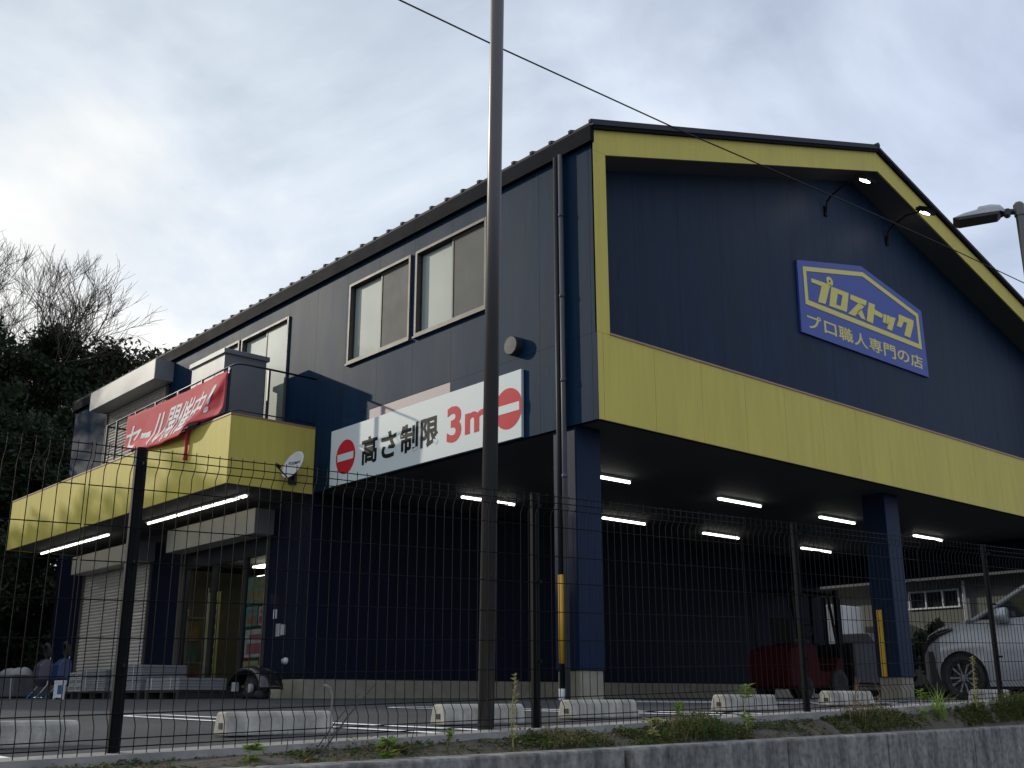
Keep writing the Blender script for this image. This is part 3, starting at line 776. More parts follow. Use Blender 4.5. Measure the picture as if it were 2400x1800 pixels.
# ================================================================== BALCONY THINGS
RL = thing('balcony_railing', 'thin dark metal railing round the balcony deck above the yellow canopy', 'railing', (-1.57, 10, 4.59))
m = MB()
m.tube([(-0.01, 7.1, 5.50), (-1.40, 7.1, 5.50), (-1.51, 7.13, 5.50), (-1.56, 7.24, 5.50), (-1.56, 12.9, 5.46), (-1.5, 12.95, 5.46), (-0.01, 12.95, 5.46)], 0.019, 8)
m.tube([(-0.01, 7.1, 4.67), (-1.50, 7.1, 4.67), (-1.56, 7.18, 4.67), (-1.56, 12.9, 4.67)], 0.012, 6)
m.build('handrail', blue_rail, RL, smooth=True)
for (x, y) in ((-0.95, 7.1), (-1.56, 7.38), (-1.56, 8.45), (-1.56, 9.45), (-1.56, 10.45), (-1.56, 11.4), (-1.56, 12.35), (-1.56, 12.88), (-0.8, 12.95)):
    m = MB(); m.box(x - 0.02, x + 0.02, y - 0.02, y + 0.02, 4.50, 5.48); m.build('baluster_post', blue_rail, RL)
CB = thing('balcony_cabinet', 'large grey sheet-metal cabinet with flat lid standing on the balcony', 'cabinet', (-0.85, 8.95, 4.45))
m = MB(); m.box(-1.25, -0.42, 8.27, 9.62, 4.442, 6.02); m.use(1); m.box(-1.246, -0.424, 8.262, 8.269, 4.46, 6.0)  # thin facing paints the shaded end of the cabinet
m.build('cabinet_body', [steel_box, steel_shaded], CB)
m = MB(); m.box(-1.29, -0.36, 8.22, 9.67, 6.022, 6.11); m.use(1); m.box(-1.285, -0.365, 8.214, 8.2195, 6.026, 6.106); m.build('cabinet_lid', [steel_box, steel_shaded], CB, bevel=0.006)  # lid end gets the same painted shade
# vent cap
V = tag(MB().lathe((-0.001, 1.60, 4.76), (-1, 0, 0), [(0.14, 0.0), (0.14, 0.11), (0.13, 0.125), (0.0, 0.127)], 32).build('vent_cap', mat('vent_grey', (0.03, 0.032, 0.038), rough=0.5, metal=0.0, spec=0.2, var=0.06), smooth=False), 'round dark vent cap on the navy wall right of the windows', 'vent')

# dish on the canopy end
D = thing('satellite_dish', 'small white oval satellite dish on the end of the yellow canopy', 'satellite dish', (-0.55, 6.8, 3.75))
m = MB(); dn = Vector((-0.90, -0.20, 0.42)).normalized(); da = Vector((0, 0, 1)).cross(dn).normalized(); db = dn.cross(da); dc = Vector((-0.60, 6.72, 3.78))
nr, na = 8, 36; vs_ = []
for i in range(nr + 1):
    rr = i / nr
    for k in range(na):
        t = 2 * math.pi * k / na
        vs_.append(dc + da * (0.235 * rr * math.cos(t)) + db * (0.275 * rr * math.sin(t)) + dn * (0.05 * rr * rr - 0.05))
m.add(vs_, [(i * na + k, i * na + (k + 1) % na, (i + 1) * na + (k + 1) % na, (i + 1) * na + k) for i in range(nr) for k in range(na)])
do = m.build('dish_reflector', white_plastic, D, smooth=True); so = do.modifiers.new('thickness', 'SOLIDIFY'); so.thickness = 0.012
m = MB()
m.tube([dc - dn * 0.06, (-0.45, 6.86, 3.66), (-0.42, 7.03, 3.60)], 0.02, 8)
m.tube([dc - db * 0.26, dc + dn * 0.30 - db * 0.22], 0.012, 6); m.box(-0.5, -0.34, 7.01, 7.033, 3.50, 3.70)
e_ = dc + dn * 0.30 - db * 0.20; m.tube([e_, e_ - dn * 0.08], [0.03, 0.035], 10)
m.build('dish_arm', alu_dark, D)
m = MB()
def dplace(u, v, d): p = dc + da * u + db * v + dn * (0.05 * ((u / 0.235) ** 2 + (v / 0.275) ** 2) - 0.05 + 0.022 + d * 0.1); return tuple(p)
fit_text(m, 'KUZMAN', -0.14, 0.14, 0.03, 0.085, dplace, bold=0.02)
m.build('dish_lettering', mat('dish_ink', (0.03, 0.035, 0.08), rough=0.5, var=0), D)

# ================================================================== FLUORESCENT LIGHTS
LT = thing('tube_light', 'lit ceiling tube of the pilotis, front row, nearest the corner column', 'ceiling light', (2.7, 2.56, ZB + 0.02), 'lit tubes on the pilotis ceiling')
m = MB(); m.box(2.08, 3.32, 2.51, 2.61, ZB - 0.022, ZB + 0.0195); m.build('tube_fixture', white_plastic, LT)
m = MB(); m.tube([(2.08, 2.56, ZB - 0.045), (3.32, 2.56, ZB - 0.045)], 0.02, 10); m.build('lit_tube', tube_m, LT)
for (x, y, lab) in ((6.25, 2.56, 'lit ceiling tube of the pilotis, front row, second from the corner column'), (9.40, 2.56, 'lit ceiling tube of the pilotis, front row, just left of the second column'),
                    (13.15, 2.66, 'lit ceiling tube of the pilotis, front row, right of the second column'), (2.68, 5.42, 'lit ceiling tube of the pilotis crossed by the brown pole'),
                    (6.23, 5.42, 'lit ceiling tube of the pilotis, back row, beside the corner column'), (9.36, 5.45, 'lit ceiling tube of the pilotis, middle of the back row'),
                    (13.03, 5.48, 'lit ceiling tube of the pilotis, back row, above the forklift')):
    dup(LT, (x, y, ZB + 0.02), lab)
# canopy strips
m0 = None
for (y0, y1, lab) in ((7.66, 11.90, 'long lit strip under the yellow canopy over the entrance'), (13.86, 18.2, 'long lit strip under the far end of the yellow canopy over the closed shutter')):
    t = thing('canopy_strip_light', lab, 'strip light', (-0.92, (y0 + y1) / 2, CZ0), 'lit strips under the canopy')
    m = MB(); m.box(-0.97, -0.87, y0, y1, CZ0 - 0.03, CZ0 + 0.0115); m.build('strip_housing', white_plastic, t)
    for k in range(3):
        q = (y1 - y0) / 3; m = MB(); m.tube([(-0.92, y0 + q * k + 0.05, CZ0 - 0.052), (-0.92, y0 + q * (k + 1) - 0.05, CZ0 - 0.052)], 0.02, 8); m.build('lit_tube', tube_canopy, t)

# ================================================================== FENCE
F = thing('mesh_fence', 'low black welded-wire mesh fence with folded top along the parking lot edge', 'fence', (-5, fy(-5), fz(-5)))
zs = [0, -0.034, -0.066, -0.158, -0.314, -0.453, -0.602, -0.747, -0.888, -1.030, -1.120, -1.150, -1.185]
FH = 1.205
def prof(z):
    """Offset of the wires towards the street: folds near top and bottom."""
    def fold(a, b, c, dmax):
        if z > a: return dmax
        if z > b: return dmax * (z - b) / (a - b)
        return 0
    if z > -0.3:
        return 0.028 if z > -0.05 else (0.028 * (z + 0.095) / 0.045 if z > -0.095 else 0)
    if z < -1.02:
        return 0.028 * (-1.03 - z) / 0.045 if -1.075 < z < -1.03 else (0.028 if z <= -1.075 else 0)
    return 0
xb = -12.2
pn = 0
while xb < 2.0:
    m = MB(); xe = xb + 1.99
    k = 0
    while True:
        x = xb + 0.006 + 0.0522 * k
        if x > xe: break
        top = fz(x) + FH
        pts = [(x, fy(x) - prof(z), top + z) for z in (0.012, 0.0, -0.05, -0.095, -0.3, -0.7, -1.03, -1.075, -1.185)]
        m.tube(pts, 0.0020, 5, cap=False); k += 1
    for z in zs:
        m.tube([(xb, fy(xb) - prof(z) - 0.0045, fz(xb) + FH + z), (xe, fy(xe) - prof(z) - 0.0045, fz(xe) + FH + z)], 0.0024, 5)
    m.build('mesh_panel', black_paint, F, smooth=True)
    xb += 2.0; pn += 1
for x in (-10.15, -7.985, -5.86, -3.62, -1.16, 1.2):
    m = MB(); y = fy(x) + 0.035; z0 = fz(x) - 0.15; z1 = fz(x) + FH + 0.022
    m.tube([(x, y, z0), (x, y, z1)], 0.021, 12); m.box(x - 0.0235, x + 0.0235, y - 0.010, y + 0.010, z0, z1 - 0.004)
    po = m.build('fence_post', black_paint, F)
    m = MB()
    for zc in (-0.05, -0.45, -0.85): m.box(x - 0.007, x + 0.007, y - 0.05, y - 0.024, fz(x) + FH + zc - 0.007, fz(x) + FH + zc + 0.007)
    m.build('mesh_clamp', black_paint, po)

# ================================================================== RETAINING WALL
RW = thing('retaining_wall', 'low weathered concrete retaining wall of precast blocks along the street', 'wall', (-4, -5.58, -0.3))
def wt(x): return -0.262 + 0.0075 * (x + 4)
jx = [-13.0, -11.0, -9.2, -7.6, -5.69, -4.38, -3.34, -2.24, -0.9, 0.5, 1.9, 3.3, 4.7, 6.1]
for i, (a, b) in enumerate(zip(jx[:-1], jx[1:])):
    g_ = 0.011 if abs(a + 5.69) < 0.01 or abs(b + 5.69) < 0.01 else 0.004
    a2, b2 = a + (g_ if abs(a + 5.69) < 0.01 else 0.004), b - (g_ if abs(b + 5.69) < 0.01 else 0.004)
    m = MB()
    m.prism([(a2, -5.65, -1.8), (b2, -5.65, -1.8), (b2, -5.65, wt(b2)), (a2, -5.65, wt(a2))], (0, 0.15, 0))
    m.build('wall_block', wall_conc, RW, bevel=0.012)
m = MB(); m.prism([(-13, -5.62, -1.8), (6.1, -5.62, -1.8), (6.1, -5.62, wt(6.1) - 0.03), (-13, -5.62, wt(-13) - 0.03)], (0, 0.1, 0)); m.build('joint_filler', mat('joint_dark', (0.012, 0.012, 0.012), rough=0.95, var=0), RW)

# ================================================================== POLE, CABLE, AREA LAMP
P_ = thing('steel_pole', 'tall plain dark brown steel pole standing behind the mesh fence', 'pole', (-6.12, fy(-6.12) + 0.11, fz(-6.12)))
m = MB(); bx_, by_ = -6.12, fy(-6.12) + 0.11
m.tube([(bx_ - 0.003, by_, fz(bx_) - 0.3), (bx_ + 0.06, by_, 4.0), (bx_ + 0.105, by_, 7.0)], [0.0415, 0.0405, 0.0395], 28, cap=True); m.build('pole_shaft', brown_pole, P_, smooth=True)
m = MB(); m.tube([(bx_, by_, fz(bx_) - 0.05), (bx_, by_, fz(bx_) + 0.02)], 0.07, 20); m.build('pole_collar', kerb_m, P_)
cp = [(-22, 7.75), (-14, 7.42), (-8, 7.28), (-3.96, 7.225), (-2.57, 7.25), (0.63, 7.36), (2.41, 7.46), (5.4, 7.62), (8.41, 7.75), (11.08, 7.83), (18, 7.95), (30, 8.3), (45, 9.0)]
m = MB(); m.tube([(x, -1.0, z) for x, z in cp], 0.0105, 6)
tag(m.build('overhead_cable', rubber, smooth=True), 'single thin black cable strung across the sky in front of the gable', 'cable')
AL = thing('area_lamp', 'grey parking-lot lamp head on a pole at the right edge, above the roof slope', 'street lamp', (2.36, -4.6, zg(2.36, -4.6)))
m = MB(); m.tube([(2.36, -4.6, -0.2), (2.36, -4.6, 5.46)], 0.05, 14); m.lathe((2.36, -4.6, 5.46), (0, 0, 1), [(0.062, -0.12), (0.062, 0.02), (0.04, 0.05), (0, 0.055)], 14); m.build('lamp_pole', brown_pole, AL, smooth=False)
# head: silver shell over a dark tray
hd0 = Vector((2.36, -4.6, 5.40)); ax_ = Vector((-0.45, 0.89, -0.02)).normalized()
sd_ = Vector((0.89, 0.45, 0)).normalized(); up_ = sd_.cross(ax_).normalized()
if up_.z < 0: up_ = -up_
m = MB(); nn = 8; rings = []
st = [(0.16, 0.07, 0.05), (0.20, 0.11, 0.095), (0.30, 0.13, 0.115), (0.43, 0.135, 0.11), (0.455, 0.135, 0.075), (0.60, 0.135, 0.055), (0.715, 0.13, 0.008)]
for (s_, w_, h_) in st:
    c = hd0 + ax_ * s_
    rings += [c + sd_ * w_ * q + up_ * h_ * r_ for q, r_ in ((1, 0), (1, 0.55), (0.8, 0.9), (0.3, 1), (-0.3, 1), (-0.8, 0.9), (-1, 0.55), (-1, 0))]
m.add(rings, [(i * nn + k, i * nn + k + 1, (i + 1) * nn + k + 1, (i + 1) * nn + k) for i in range(len(st) - 1) for k in range(nn - 1)] + [tuple(range(nn))])
m.build('lamp_shell', galv, AL)
m = MB(); rings = []
for (s_, w_, d_) in [(0.20, 0.125, -0.002), (0.24, 0.125, -0.035), (0.66, 0.135, -0.035), (0.725, 0.137, -0.004)]:
    c = hd0 + ax_ * s_; rings += [c + sd_ * w_ + up_ * d_, c - sd_ * w_ + up_ * d_, c - sd_ * w_ * 1.01, c + sd_ * w_ * 1.01]
m.add(rings, [(i * 4 + k, i * 4 + (k + 1) % 4, (i + 1) * 4 + (k + 1) % 4, (i + 1) * 4 + k) for i in range(3) for k in range(4)] + [(0, 3, 2, 1), (12, 13, 14, 15)])
m.build('lamp_tray', mat('lamp_tray_dark', (0.03, 0.03, 0.03), rough=0.5, var=0.1), AL)
m = MB(); m.tube([hd0 + ax_ * 0.02, hd0 + ax_ * 0.20 + up_ * 0.03], 0.035, 10); m.tube([hd0 + ax_ * 0.13 + sd_ * 0.06, hd0 + ax_ * 0.13 - sd_ * 0.06], 0.04, 10); m.build('lamp_knuckle', alu_dark, AL)

# ================================================================== WHEEL STOPS
WS0 = None
stops = [(-8.02, 'pale concrete wheel stop left of the nearest fence post, cut by the picture edge'), (-6.61, 'pale concrete wheel stop just right of the nearest fence post'),
         (-5.17, 'pale concrete wheel stop directly behind the foot of the brown pole'), (-4.09, 'pale concrete wheel stop in front of the corner column base'),
         (-2.45, 'pale concrete wheel stop left of the third fence post, behind a leafy stalk'), (-1.00, 'pale concrete wheel stop right of the third fence post, behind dry twigs'),
         (1.66, 'pale concrete wheel stop below the silver car at the right edge'), (3.0, 'pale concrete wheel stop beside the silver car, half out of the picture')]
for x, lab in stops:
    z = zg(x, -3.9)
    if WS0 is None:
        WS0 = thing('wheel_stop', lab, 'wheel stop', (x, -3.9, z), 'concrete wheel stops')
        m = MB(); pr = [(-0.085, 0.0), (-0.06, 0.10), (-0.045, 0.122), (0.045, 0.122), (0.06, 0.10), (0.085, 0.0)]
        m.prism([(x - 0.325, -3.9 + a, z + b) for a, b in pr], (0.65, 0, 0)); m.build('stop_block', stone_stop, WS0, bevel=0.012)
        for sx_ in (-1, 1): m = MB(); m.box(x + sx_ * 0.3265 - 0.0025, x + sx_ * 0.3265 + 0.0025, -3.925, -3.885, z + 0.035, z + 0.065); m.build('anchor_slot', rubber, WS0)
    else:
        dup(WS0, (x, -3.9, z), lab, rz=rnd.uniform(-0.02, 0.02))

# ================================================================== CAR (nose towards the building)
car_paint = mat('silver_paint', (0.36, 0.37, 0.38), rough=0.3, metal=0.3, spec=0.4, var=0.02, coat=0.3)
car_glass = mat('car_glass', (0.015, 0.022, 0.022), rough=0.06, spec=0.8, var=0)
CAR = thing('parked_car', 'silver minivan parked nose-in under the right end of the overhang', 'car', (6.9, -2.7, -0.1))
XC, GZ = 7.00, -0.10
YW = (-1.36, -4.10)
def lerp_tab(tab, y):
    if y >= tab[0][0]: return tab[0][1]
    for (a, va), (b, vb) in zip(tab[:-1], tab[1:]):
        if b <= y <= a: return va + (vb - va) * (a - y) / (a - b)
    return tab[-1][1]
ZTOP = [(-0.60, 0.66), (-0.65, 0.76), (-0.78, 0.86), (-1.02, 0.955), (-1.35, 1.02), (-1.72, 1.04), (-2.4, 1.055), (-3.6, 1.09), (-4.6, 1.12), (-4.95, 1.10), (-5.02, 0.9)]
HALF = [(-0.60, 0.50), (-0.65, 0.62), (-0.78, 0.74), (-1.02, 0.84), (-1.35, 0.875), (-2.0, 0.885), (-4.3, 0.88), (-4.9, 0.82), (-5.02, 0.74)]
def zbot(y):
    b = 0.10 if -4.9 < y < -0.7 else 0.2
    for yw in YW:
        d = abs(y - yw)
        if d < 0.385: b = max(b, 0.225 + math.sqrt(max(0, 0.385 ** 2 - d * d)) - 0.0)
    return b
yst = sorted(set([round(-0.60 - 0.04 * i, 3) for i in range(111)] + [yw + 0.385 * math.cos(math.pi * k / 16) for yw in YW for k in range(17)]), reverse=True)
m = MB(); rows = []; nk = 9; nt_ = 9
for y in yst:
    zt = lerp_tab(ZTOP, y); w = lerp_tab(HALF, y); zb_ = min(zbot(y), zt - 0.02); row = []
    def sidept(s, t):
        z = zb_ + (zt - zb_) * t
        q = (z - 0.1) / max(0.3, zt - 0.1)
        bulge = w - 0.05 * max(0, q - 0.55) ** 2 / 0.2 - 0.035 * max(0, 0.3 - q) / 0.3 + 0.012 * math.exp(-((q - 0.62) / 0.06) ** 2)
        return (XC + s * bulge, y, z)
    for k in range(nk): row.append(sidept(-1, k / (nk - 1)))
    wt_ = w - 0.05
    crown = 0.075 if y > -1.8 else 0.05
    for k in range(1, nt_): u = -1 + 2 * k / nt_; row.append((XC + u * wt_, y, zt + crown * (1 - u * u) ** 0.8))
    for k in range(nk): row.append(sidept(1, 1 - k / (nk - 1)))
    rows.append(row)
nr = len(rows[0])
m.add([p for r in rows for p in r], [(i * nr + k, i * nr + k + 1, (i + 1) * nr + k + 1, (i + 1) * nr + k) for i in range(len(rows) - 1) for k in range(nr - 1)] + [tuple(range(nr)), tuple(range(len(rows) * nr - 1, (len(rows) - 1) * nr - 1, -1))])
m.build('body', car_paint, CAR, smooth=True)
m = MB(); m.box(XC - 0.80, XC + 0.80, -4.85, -0.82, 0.06, 0.62); m.build('underbody', rubber, CAR)
# greenhouse: dark glass volume, painted roof and pillars
def gh(y, z):
    q = (z - 1.0) / 0.68
    return 0.835 - 0.13 * q
GP = [(-1.62, 1.06), (-2.35, 1.47), (-2.75, 1.62), (-3.1, 1.675), (-4.3, 1.70), (-4.78, 1.60), (-4.95, 1.10)]
m = MB()
vs_ = [(XC - gh(y, z), y, z) for y, z in GP] + [(XC + gh(y, z), y, z) for y, z in GP]; n = len(GP)
m.add(vs_, [tuple(range(n)), tuple(range(2 * n - 1, n - 1, -1))] + [(i, n + i, n + i + 1, i + 1) for i in range(n - 1)])
m.build('windows', car_glass, CAR)
m = MB()
RP = GP[:]
for s in (-1, 1):
    m.tube([(XC + s * (gh(y, z) + 0.008), y, z) for y, z in [(-1.50, 1.03)] + GP[0:4]], [0.03, 0.034, 0.036, 0.04, 0.04], 8)
    m.tube([(XC + s * (gh(y, z) + 0.004), y, z) for y, z in GP[3:6]], 0.04, 8)
    for yb in (-3.35, -4.45): m.tube([(XC + s * (gh(yb, 1.1) + 0.004), yb, 1.09), (XC + s * (gh(yb, 1.68) + 0.002), yb, 1.68)], 0.03, 6)
rs = [(-2.75, 1.63), (-3.1, 1.69), (-4.3, 1.715), (-4.8, 1.62)]
nn = 9; vs_ = []
for y, z in rs:
    h = gh(y, z) + 0.02
    for k in range(nn): u = -1 + 2 * k / (nn - 1); vs_.append((XC + h * u, y, z + 0.05 * (1 - u * u)))
m.add(vs_, [(i * nn + k, (i + 1) * nn + k, (i + 1) * nn + k + 1, i * nn + k + 1) for i in range(3) for k in range(nn - 1)])
m.build('roof', car_paint, CAR, smooth=True)
for s in (-1, 1):
    m = MB(); c = Vector((XC + s * 0.93, -2.02, 1.09))
    m.lathe(c + Vector((0, 0.10, 0)), (0, -1, 0), [(0.0, 0), (0.075, 0.02), (0.105, 0.09), (0.11, 0.22), (0.0, 0.23)], 16)
    mi = m.build('side_mirror', car_paint, CAR, smooth=True)
    m = MB(); m.tube([(XC + s * 0.83, -1.98, 1.05), (XC + s * 0.90, -2.0, 1.07)], 0.025, 8); m.build('mirror_stalk', rubber, mi)
    # headlamp wrapped round the front corner
    m = MB(); hp = []
    for k in range(9):
        y = -0.66 - 0.075 * k; t = k / 8
        w = lerp_tab(HALF, y) + 0.004; zt = lerp_tab(ZTOP, y) - 0.03 - 0.02 * t; hgt = 0.15 * (1 - 0.75 * t)
        hp += [(XC + s * (w - 0.005), y, zt - hgt), (XC + s * (w - 0.015), y, zt)]
    m.add(hp, [(2 * i, 2 * i + 1, 2 * i + 3, 2 * i + 2) for i in range(8)])
    h_ = m.build('headlight', gloss_black, CAR, smooth=True)
    so = h_.modifiers.new('thickness', 'SOLIDIFY'); so.thickness = 0.012; so.offset = 0
m = MB(); m.box(XC - 0.48, XC + 0.48, -0.625, -0.585, 0.34, 0.56); m.build('grille', gloss_black, CAR, bevel=0.01)
def wheel(x, y, s):
    c = Vector((x, y, 0.225)); ax = Vector((s, 0, 0))
    m = MB(); m.lathe(c, ax, [(0.225, -0.10), (0.30, -0.105), (0.325, -0.07), (0.325, 0.07), (0.30, 0.105), (0.235, 0.10), (0.225, 0.06)], 36)
    w_ = m.build('wheel', rubber, CAR, smooth=True)
    m = MB()
    m.lathe(c, ax, [(0.0, 0.045), (0.21, 0.035), (0.228, 0.095), (0.215, 0.10), (0.205, 0.06)], 36)
    m.build('rim_barrel', mat('rim_dark', (0.03, 0.03, 0.032), rough=0.4, metal=0.3, var=0), w_, smooth=True)
    m = MB(); m.lathe(c, ax, [(0.0, 0.10), (0.045, 0.098), (0.05, 0.05)], 16)
    for k in range(10):
        t = 2 * math.pi * k / 10 + 0.1 * (k % 2); d = Vector((0, math.cos(t), math.sin(t))); e_ = ax.cross(d)
        p0, p1 = c + ax * 0.09 + d * 0.04, c + ax * 0.092 + d * 0.218
        m.add([p0 + e_ * 0.010, p0 - e_ * 0.010, p1 - e_ * 0.017, p1 + e_ * 0.017], [(0, 1, 2, 3), (3, 2, 1, 0)])
    m.build('rim_spokes', mat('rim_grey', (0.16, 0.16, 0.17), rough=0.4, metal=0.5, var=0.1), w_)
for yw in YW:
    wheel(XC - 0.76, yw, -1); wheel(XC + 0.76, yw, 1)
for s in (-1, 1):
    for y0, y1 in ((-1.95, -3.0), (-3.04, -3.95)):
        m = MB(); yh = y0 + (y1 - y0) * 0.8; m.tube([(XC + s * 0.892, yh + 0.1, 0.86), (XC + s * 0.905, yh + 0.06, 0.862), (XC + s * 0.905, yh - 0.06, 0.862), (XC + s * 0.892, yh - 0.1, 0.86)], 0.013, 6); m.build('door_handle', car_paint, CAR, smooth=True)

# ================================================================== FORKLIFT
fred = mat('forklift_red', (0.05, 0.004, 0.006), rough=0.7, spec=0.1, var=0.15)
FK = thing('forklift', 'dark red forklift parked deep under the overhang, mast towards the right', 'forklift', (9.6, 3.6, -0.09))
FY = 3.6; HW = 0.5; gz = -0.09
m = MB(); poly = [(8.25, 0.12), (8.2, 0.45), (8.3, 0.85), (8.75, 0.95), (9.15, 0.95), (9.25, 0.55), (9.25, 0.12)]
m.prism([(x, FY - HW, z) for x, z in poly], (0, 2 * HW, 0)); m.build('counterweight', fred, FK, bevel=0.05)
m = MB(); poly = [(9.255, 0.15), (9.255, 0.45), (9.75, 0.42), (9.95, 0.72), (10.1, 0.72), (10.1, 0.15)]
m.prism([(x, FY - HW + 0.03, z) for x, z in poly], (0, 2 * HW - 0.06, 0)); m.build('chassis', fred, FK, bevel=0.02)
m = MB(); m.box(8.75, 9.3, FY - 0.25, FY + 0.25, 0.955, 1.06); m.prism([(8.72, FY - 0.24, 1.0), (8.84, FY - 0.24, 1.0), (8.78, FY - 0.24, 1.48), (8.66, FY - 0.24, 1.46)], (0, 0.48, 0)); m.build('seat', rubber, FK, bevel=0.03)
for s in (-1, 1):
    yy = FY + s * (HW - 0.06)
    m = MB(); m.tube([(8.45, yy, 0.9), (8.40, yy, 1.90), (8.55, yy, 2.0)], 0.03, 8); m.build('guard_post', black_paint, FK)
    m = MB(); m.tube([(10.02, yy, 0.7), (9.75, yy, 1.98)], 0.03, 8); m.build('guard_post', black_paint, FK)
m = MB()
for k in range(8): x = 8.5 + 0.18 * k; m.box(x, x + 0.04, FY - HW + 0.04, FY + HW - 0.04, 1.98, 2.02)
for s in (-1, 1): m.box(8.45, 9.85, FY + s * (HW - 0.06) - 0.03, FY + s * (HW - 0.06) + 0.03, 1.975, 2.025)
m.build('overhead_guard', black_paint, FK)
for s in (-1, 1):
    m = MB(); yy = FY + s * 0.30
    m.box(10.22, 10.32, yy - 0.04, yy + 0.04, 0.02, 2.08); m.box(10.33, 10.38, yy - 0.03, yy + 0.03, 0.05, 1.9); m.build('mast_rail', black_paint, FK)
    m = MB(); m.box(10.45, 11.4, FY + s * 0.22 - 0.05, FY + s * 0.22 + 0.05, 0.05, 0.09); m.build('fork', black_paint, FK)
m = MB(); m.box(10.2, 10.34, FY - 0.25, FY + 0.25, 1.98, 2.06); m.box(10.38, 10.44, FY - 0.45, FY + 0.45, 0.15, 0.25); m.box(10.38, 10.44, FY - 0.45, FY + 0.45, 0.55, 0.65); m.tube([(10.28, FY, 0.2), (10.28, FY, 1.95)], 0.045, 10); m.build('lift_carriage', black_paint, FK)
for (x, r) in ((8.7, 0.22), (9.85, 0.29)):
    for s in (-1, 1):
        m = MB(); m.lathe((x, FY + s * (HW - 0.06), gz + r), (0, s, 0), [(0.0, -0.08), (r * 0.9, -0.09), (r, -0.06), (r, 0.07), (r * 0.88, 0.1), (r * 0.55, 0.09), (0, 0.06)], 24); m.build('wheel', rubber, FK, smooth=True)
m = MB(); n = 20; m.tube([(9.55 + 0.05 * math.cos(t), FY + 0.16 * math.sin(t), 1.22 + 0.15 * math.cos(t)) for t in [2 * math.pi * k / n for k in range(n + 1)]], 0.012, 6); m.tube([(9.75, FY, 0.72), (9.55, FY, 1.22)], 0.02, 8); m.build('steering_wheel', rubber, FK)
LD = thing('dark_load', 'dark wrapped load sitting on the forks of the red forklift', 'load', (10.95, 3.6, 0.09))
m = MB(); m.box(10.46, 11.45, FY - 0.5, FY + 0.5, 0.2, 1.02); m.build('wrapped_goods', mat('dark_wrap', (0.008, 0.009, 0.010), rough=0.5, var=0.2, scale=4), LD, bevel=0.04)
m = MB()
for y in (-0.42, 0, 0.42): m.box(10.46, 11.45, FY + y - 0.05, FY + y + 0.05, 0.095, 0.165)
m.box(10.45, 11.46, FY - 0.5, FY + 0.5, 0.167, 0.197); m.build('pallet', mat('old_wood', (0.11, 0.085, 0.06), rough=0.9, var=0.3), LD)

# ================================================================== NEIGHBOUR BEYOND THE OVERHANG
NH = thing('neighbour_house', 'pale low house with a row of windows seen beneath the right end of the overhang', 'house', (27, 8.5, 0))
hw = mat('house_wall', (0.125, 0.125, 0.105), rough=0.8, var=0.1)
m = MB()
for (a, b, c, d) in rects_minus([(2.0, 14.0, -0.3, 3.62)], [(7.55, 9.3, 2.74, 3.28), (3.5, 5.2, 2.5, 3.3), (11.2, 12.4, 1.0, 1.9)]): m.box(24, 24.15, a, b, c, d)
m.box(24.16, 31, 2.0, 2.15, -0.3, 3.62); m.box(24.16, 31, 13.85, 14.0, -0.3, 3.62); m.box(24.9, 25.0, 2.2, 13.8, -0.2, 3.6)
nw = m.build('wall', hw, NH)
m = MB(); m.prism([(23.4, 1.4, 3.64), (27.5, 1.4, 5.4), (31.6, 1.4, 3.64), (31.6, 1.4, 3.52), (27.5, 1.4, 5.2), (23.4, 1.4, 3.55)], (0, 13.2, 0)); m.build('roof', mat('house_roof', (0.07, 0.07, 0.075), rough=0.6, var=0.2), NH)
for (a, b, c, d) in ((7.55, 9.3, 2.74, 3.28), (3.5, 5.2, 2.5, 3.3), (11.2, 12.4, 1.0, 1.9)):
    m = MB(); t = 0.05
    m.box(23.97, 24.1, a, a + t, c, d); m.box(23.97, 24.1, b - t, b, c, d); m.box(23.97, 24.1, a + t, b - t, d - t, d); m.box(23.94, 24.1, a - 0.03, b + 0.03, c - 0.05, c - 0.001)
    for q in (0.33, 0.66): yy = a + (b - a) * q; m.box(23.98, 24.05, yy - 0.02, yy + 0.02, c, d - t)
    f_ = m.build('window', white_plastic, NH); m = MB(); m.box(24.055, 24.06, a + t, b - t, c, d - t); m.build('pane', car_glass, f_)
m = MB(); m.tube([(23.9, 7.35, 0.2), (23.9, 7.35, 3.5)], 0.05, 8); m.build('drainpipe', white_plastic, NH)
WB = thing('white_box_truck', 'small white box truck standing behind the forklift', 'truck', (22.6, 11.2, -0.05))
m = MB(); m.box(21.7, 23.4, 10.7, 12.4, 0.95, 2.85); m.build('cargo_box', mat('truck_white', (0.72, 0.71, 0.66), rough=0.5, var=0.04), WB, bevel=0.02)
m = MB(); m.box(21.8, 23.3, 9.0, 12.35, 0.45, 0.92); m.build('truck_chassis', rubber, WB)
m = MB(); m.prism([(21.75, 9.0, 0.6), (21.75, 10.6, 0.6), (21.75, 10.6, 1.9), (21.75, 9.55, 1.9), (21.75, 9.05, 1.25)], (1.6, 0, 0)); m.build('cab', mat('truck_cab_grey', (0.10, 0.10, 0.10), rough=0.4, var=0.05), WB, bevel=0.03)
for x in (21.8, 23.1):
    for y in (9.7, 11.8): m = MB(); m.lathe((x, y, 0.28), (1, 0, 0), [(0, 0), (0.28, 0.01), (0.33, 0.05), (0.33, 0.17), (0, 0.18)], 20); m.build('wheel', rubber, WB, smooth=True)

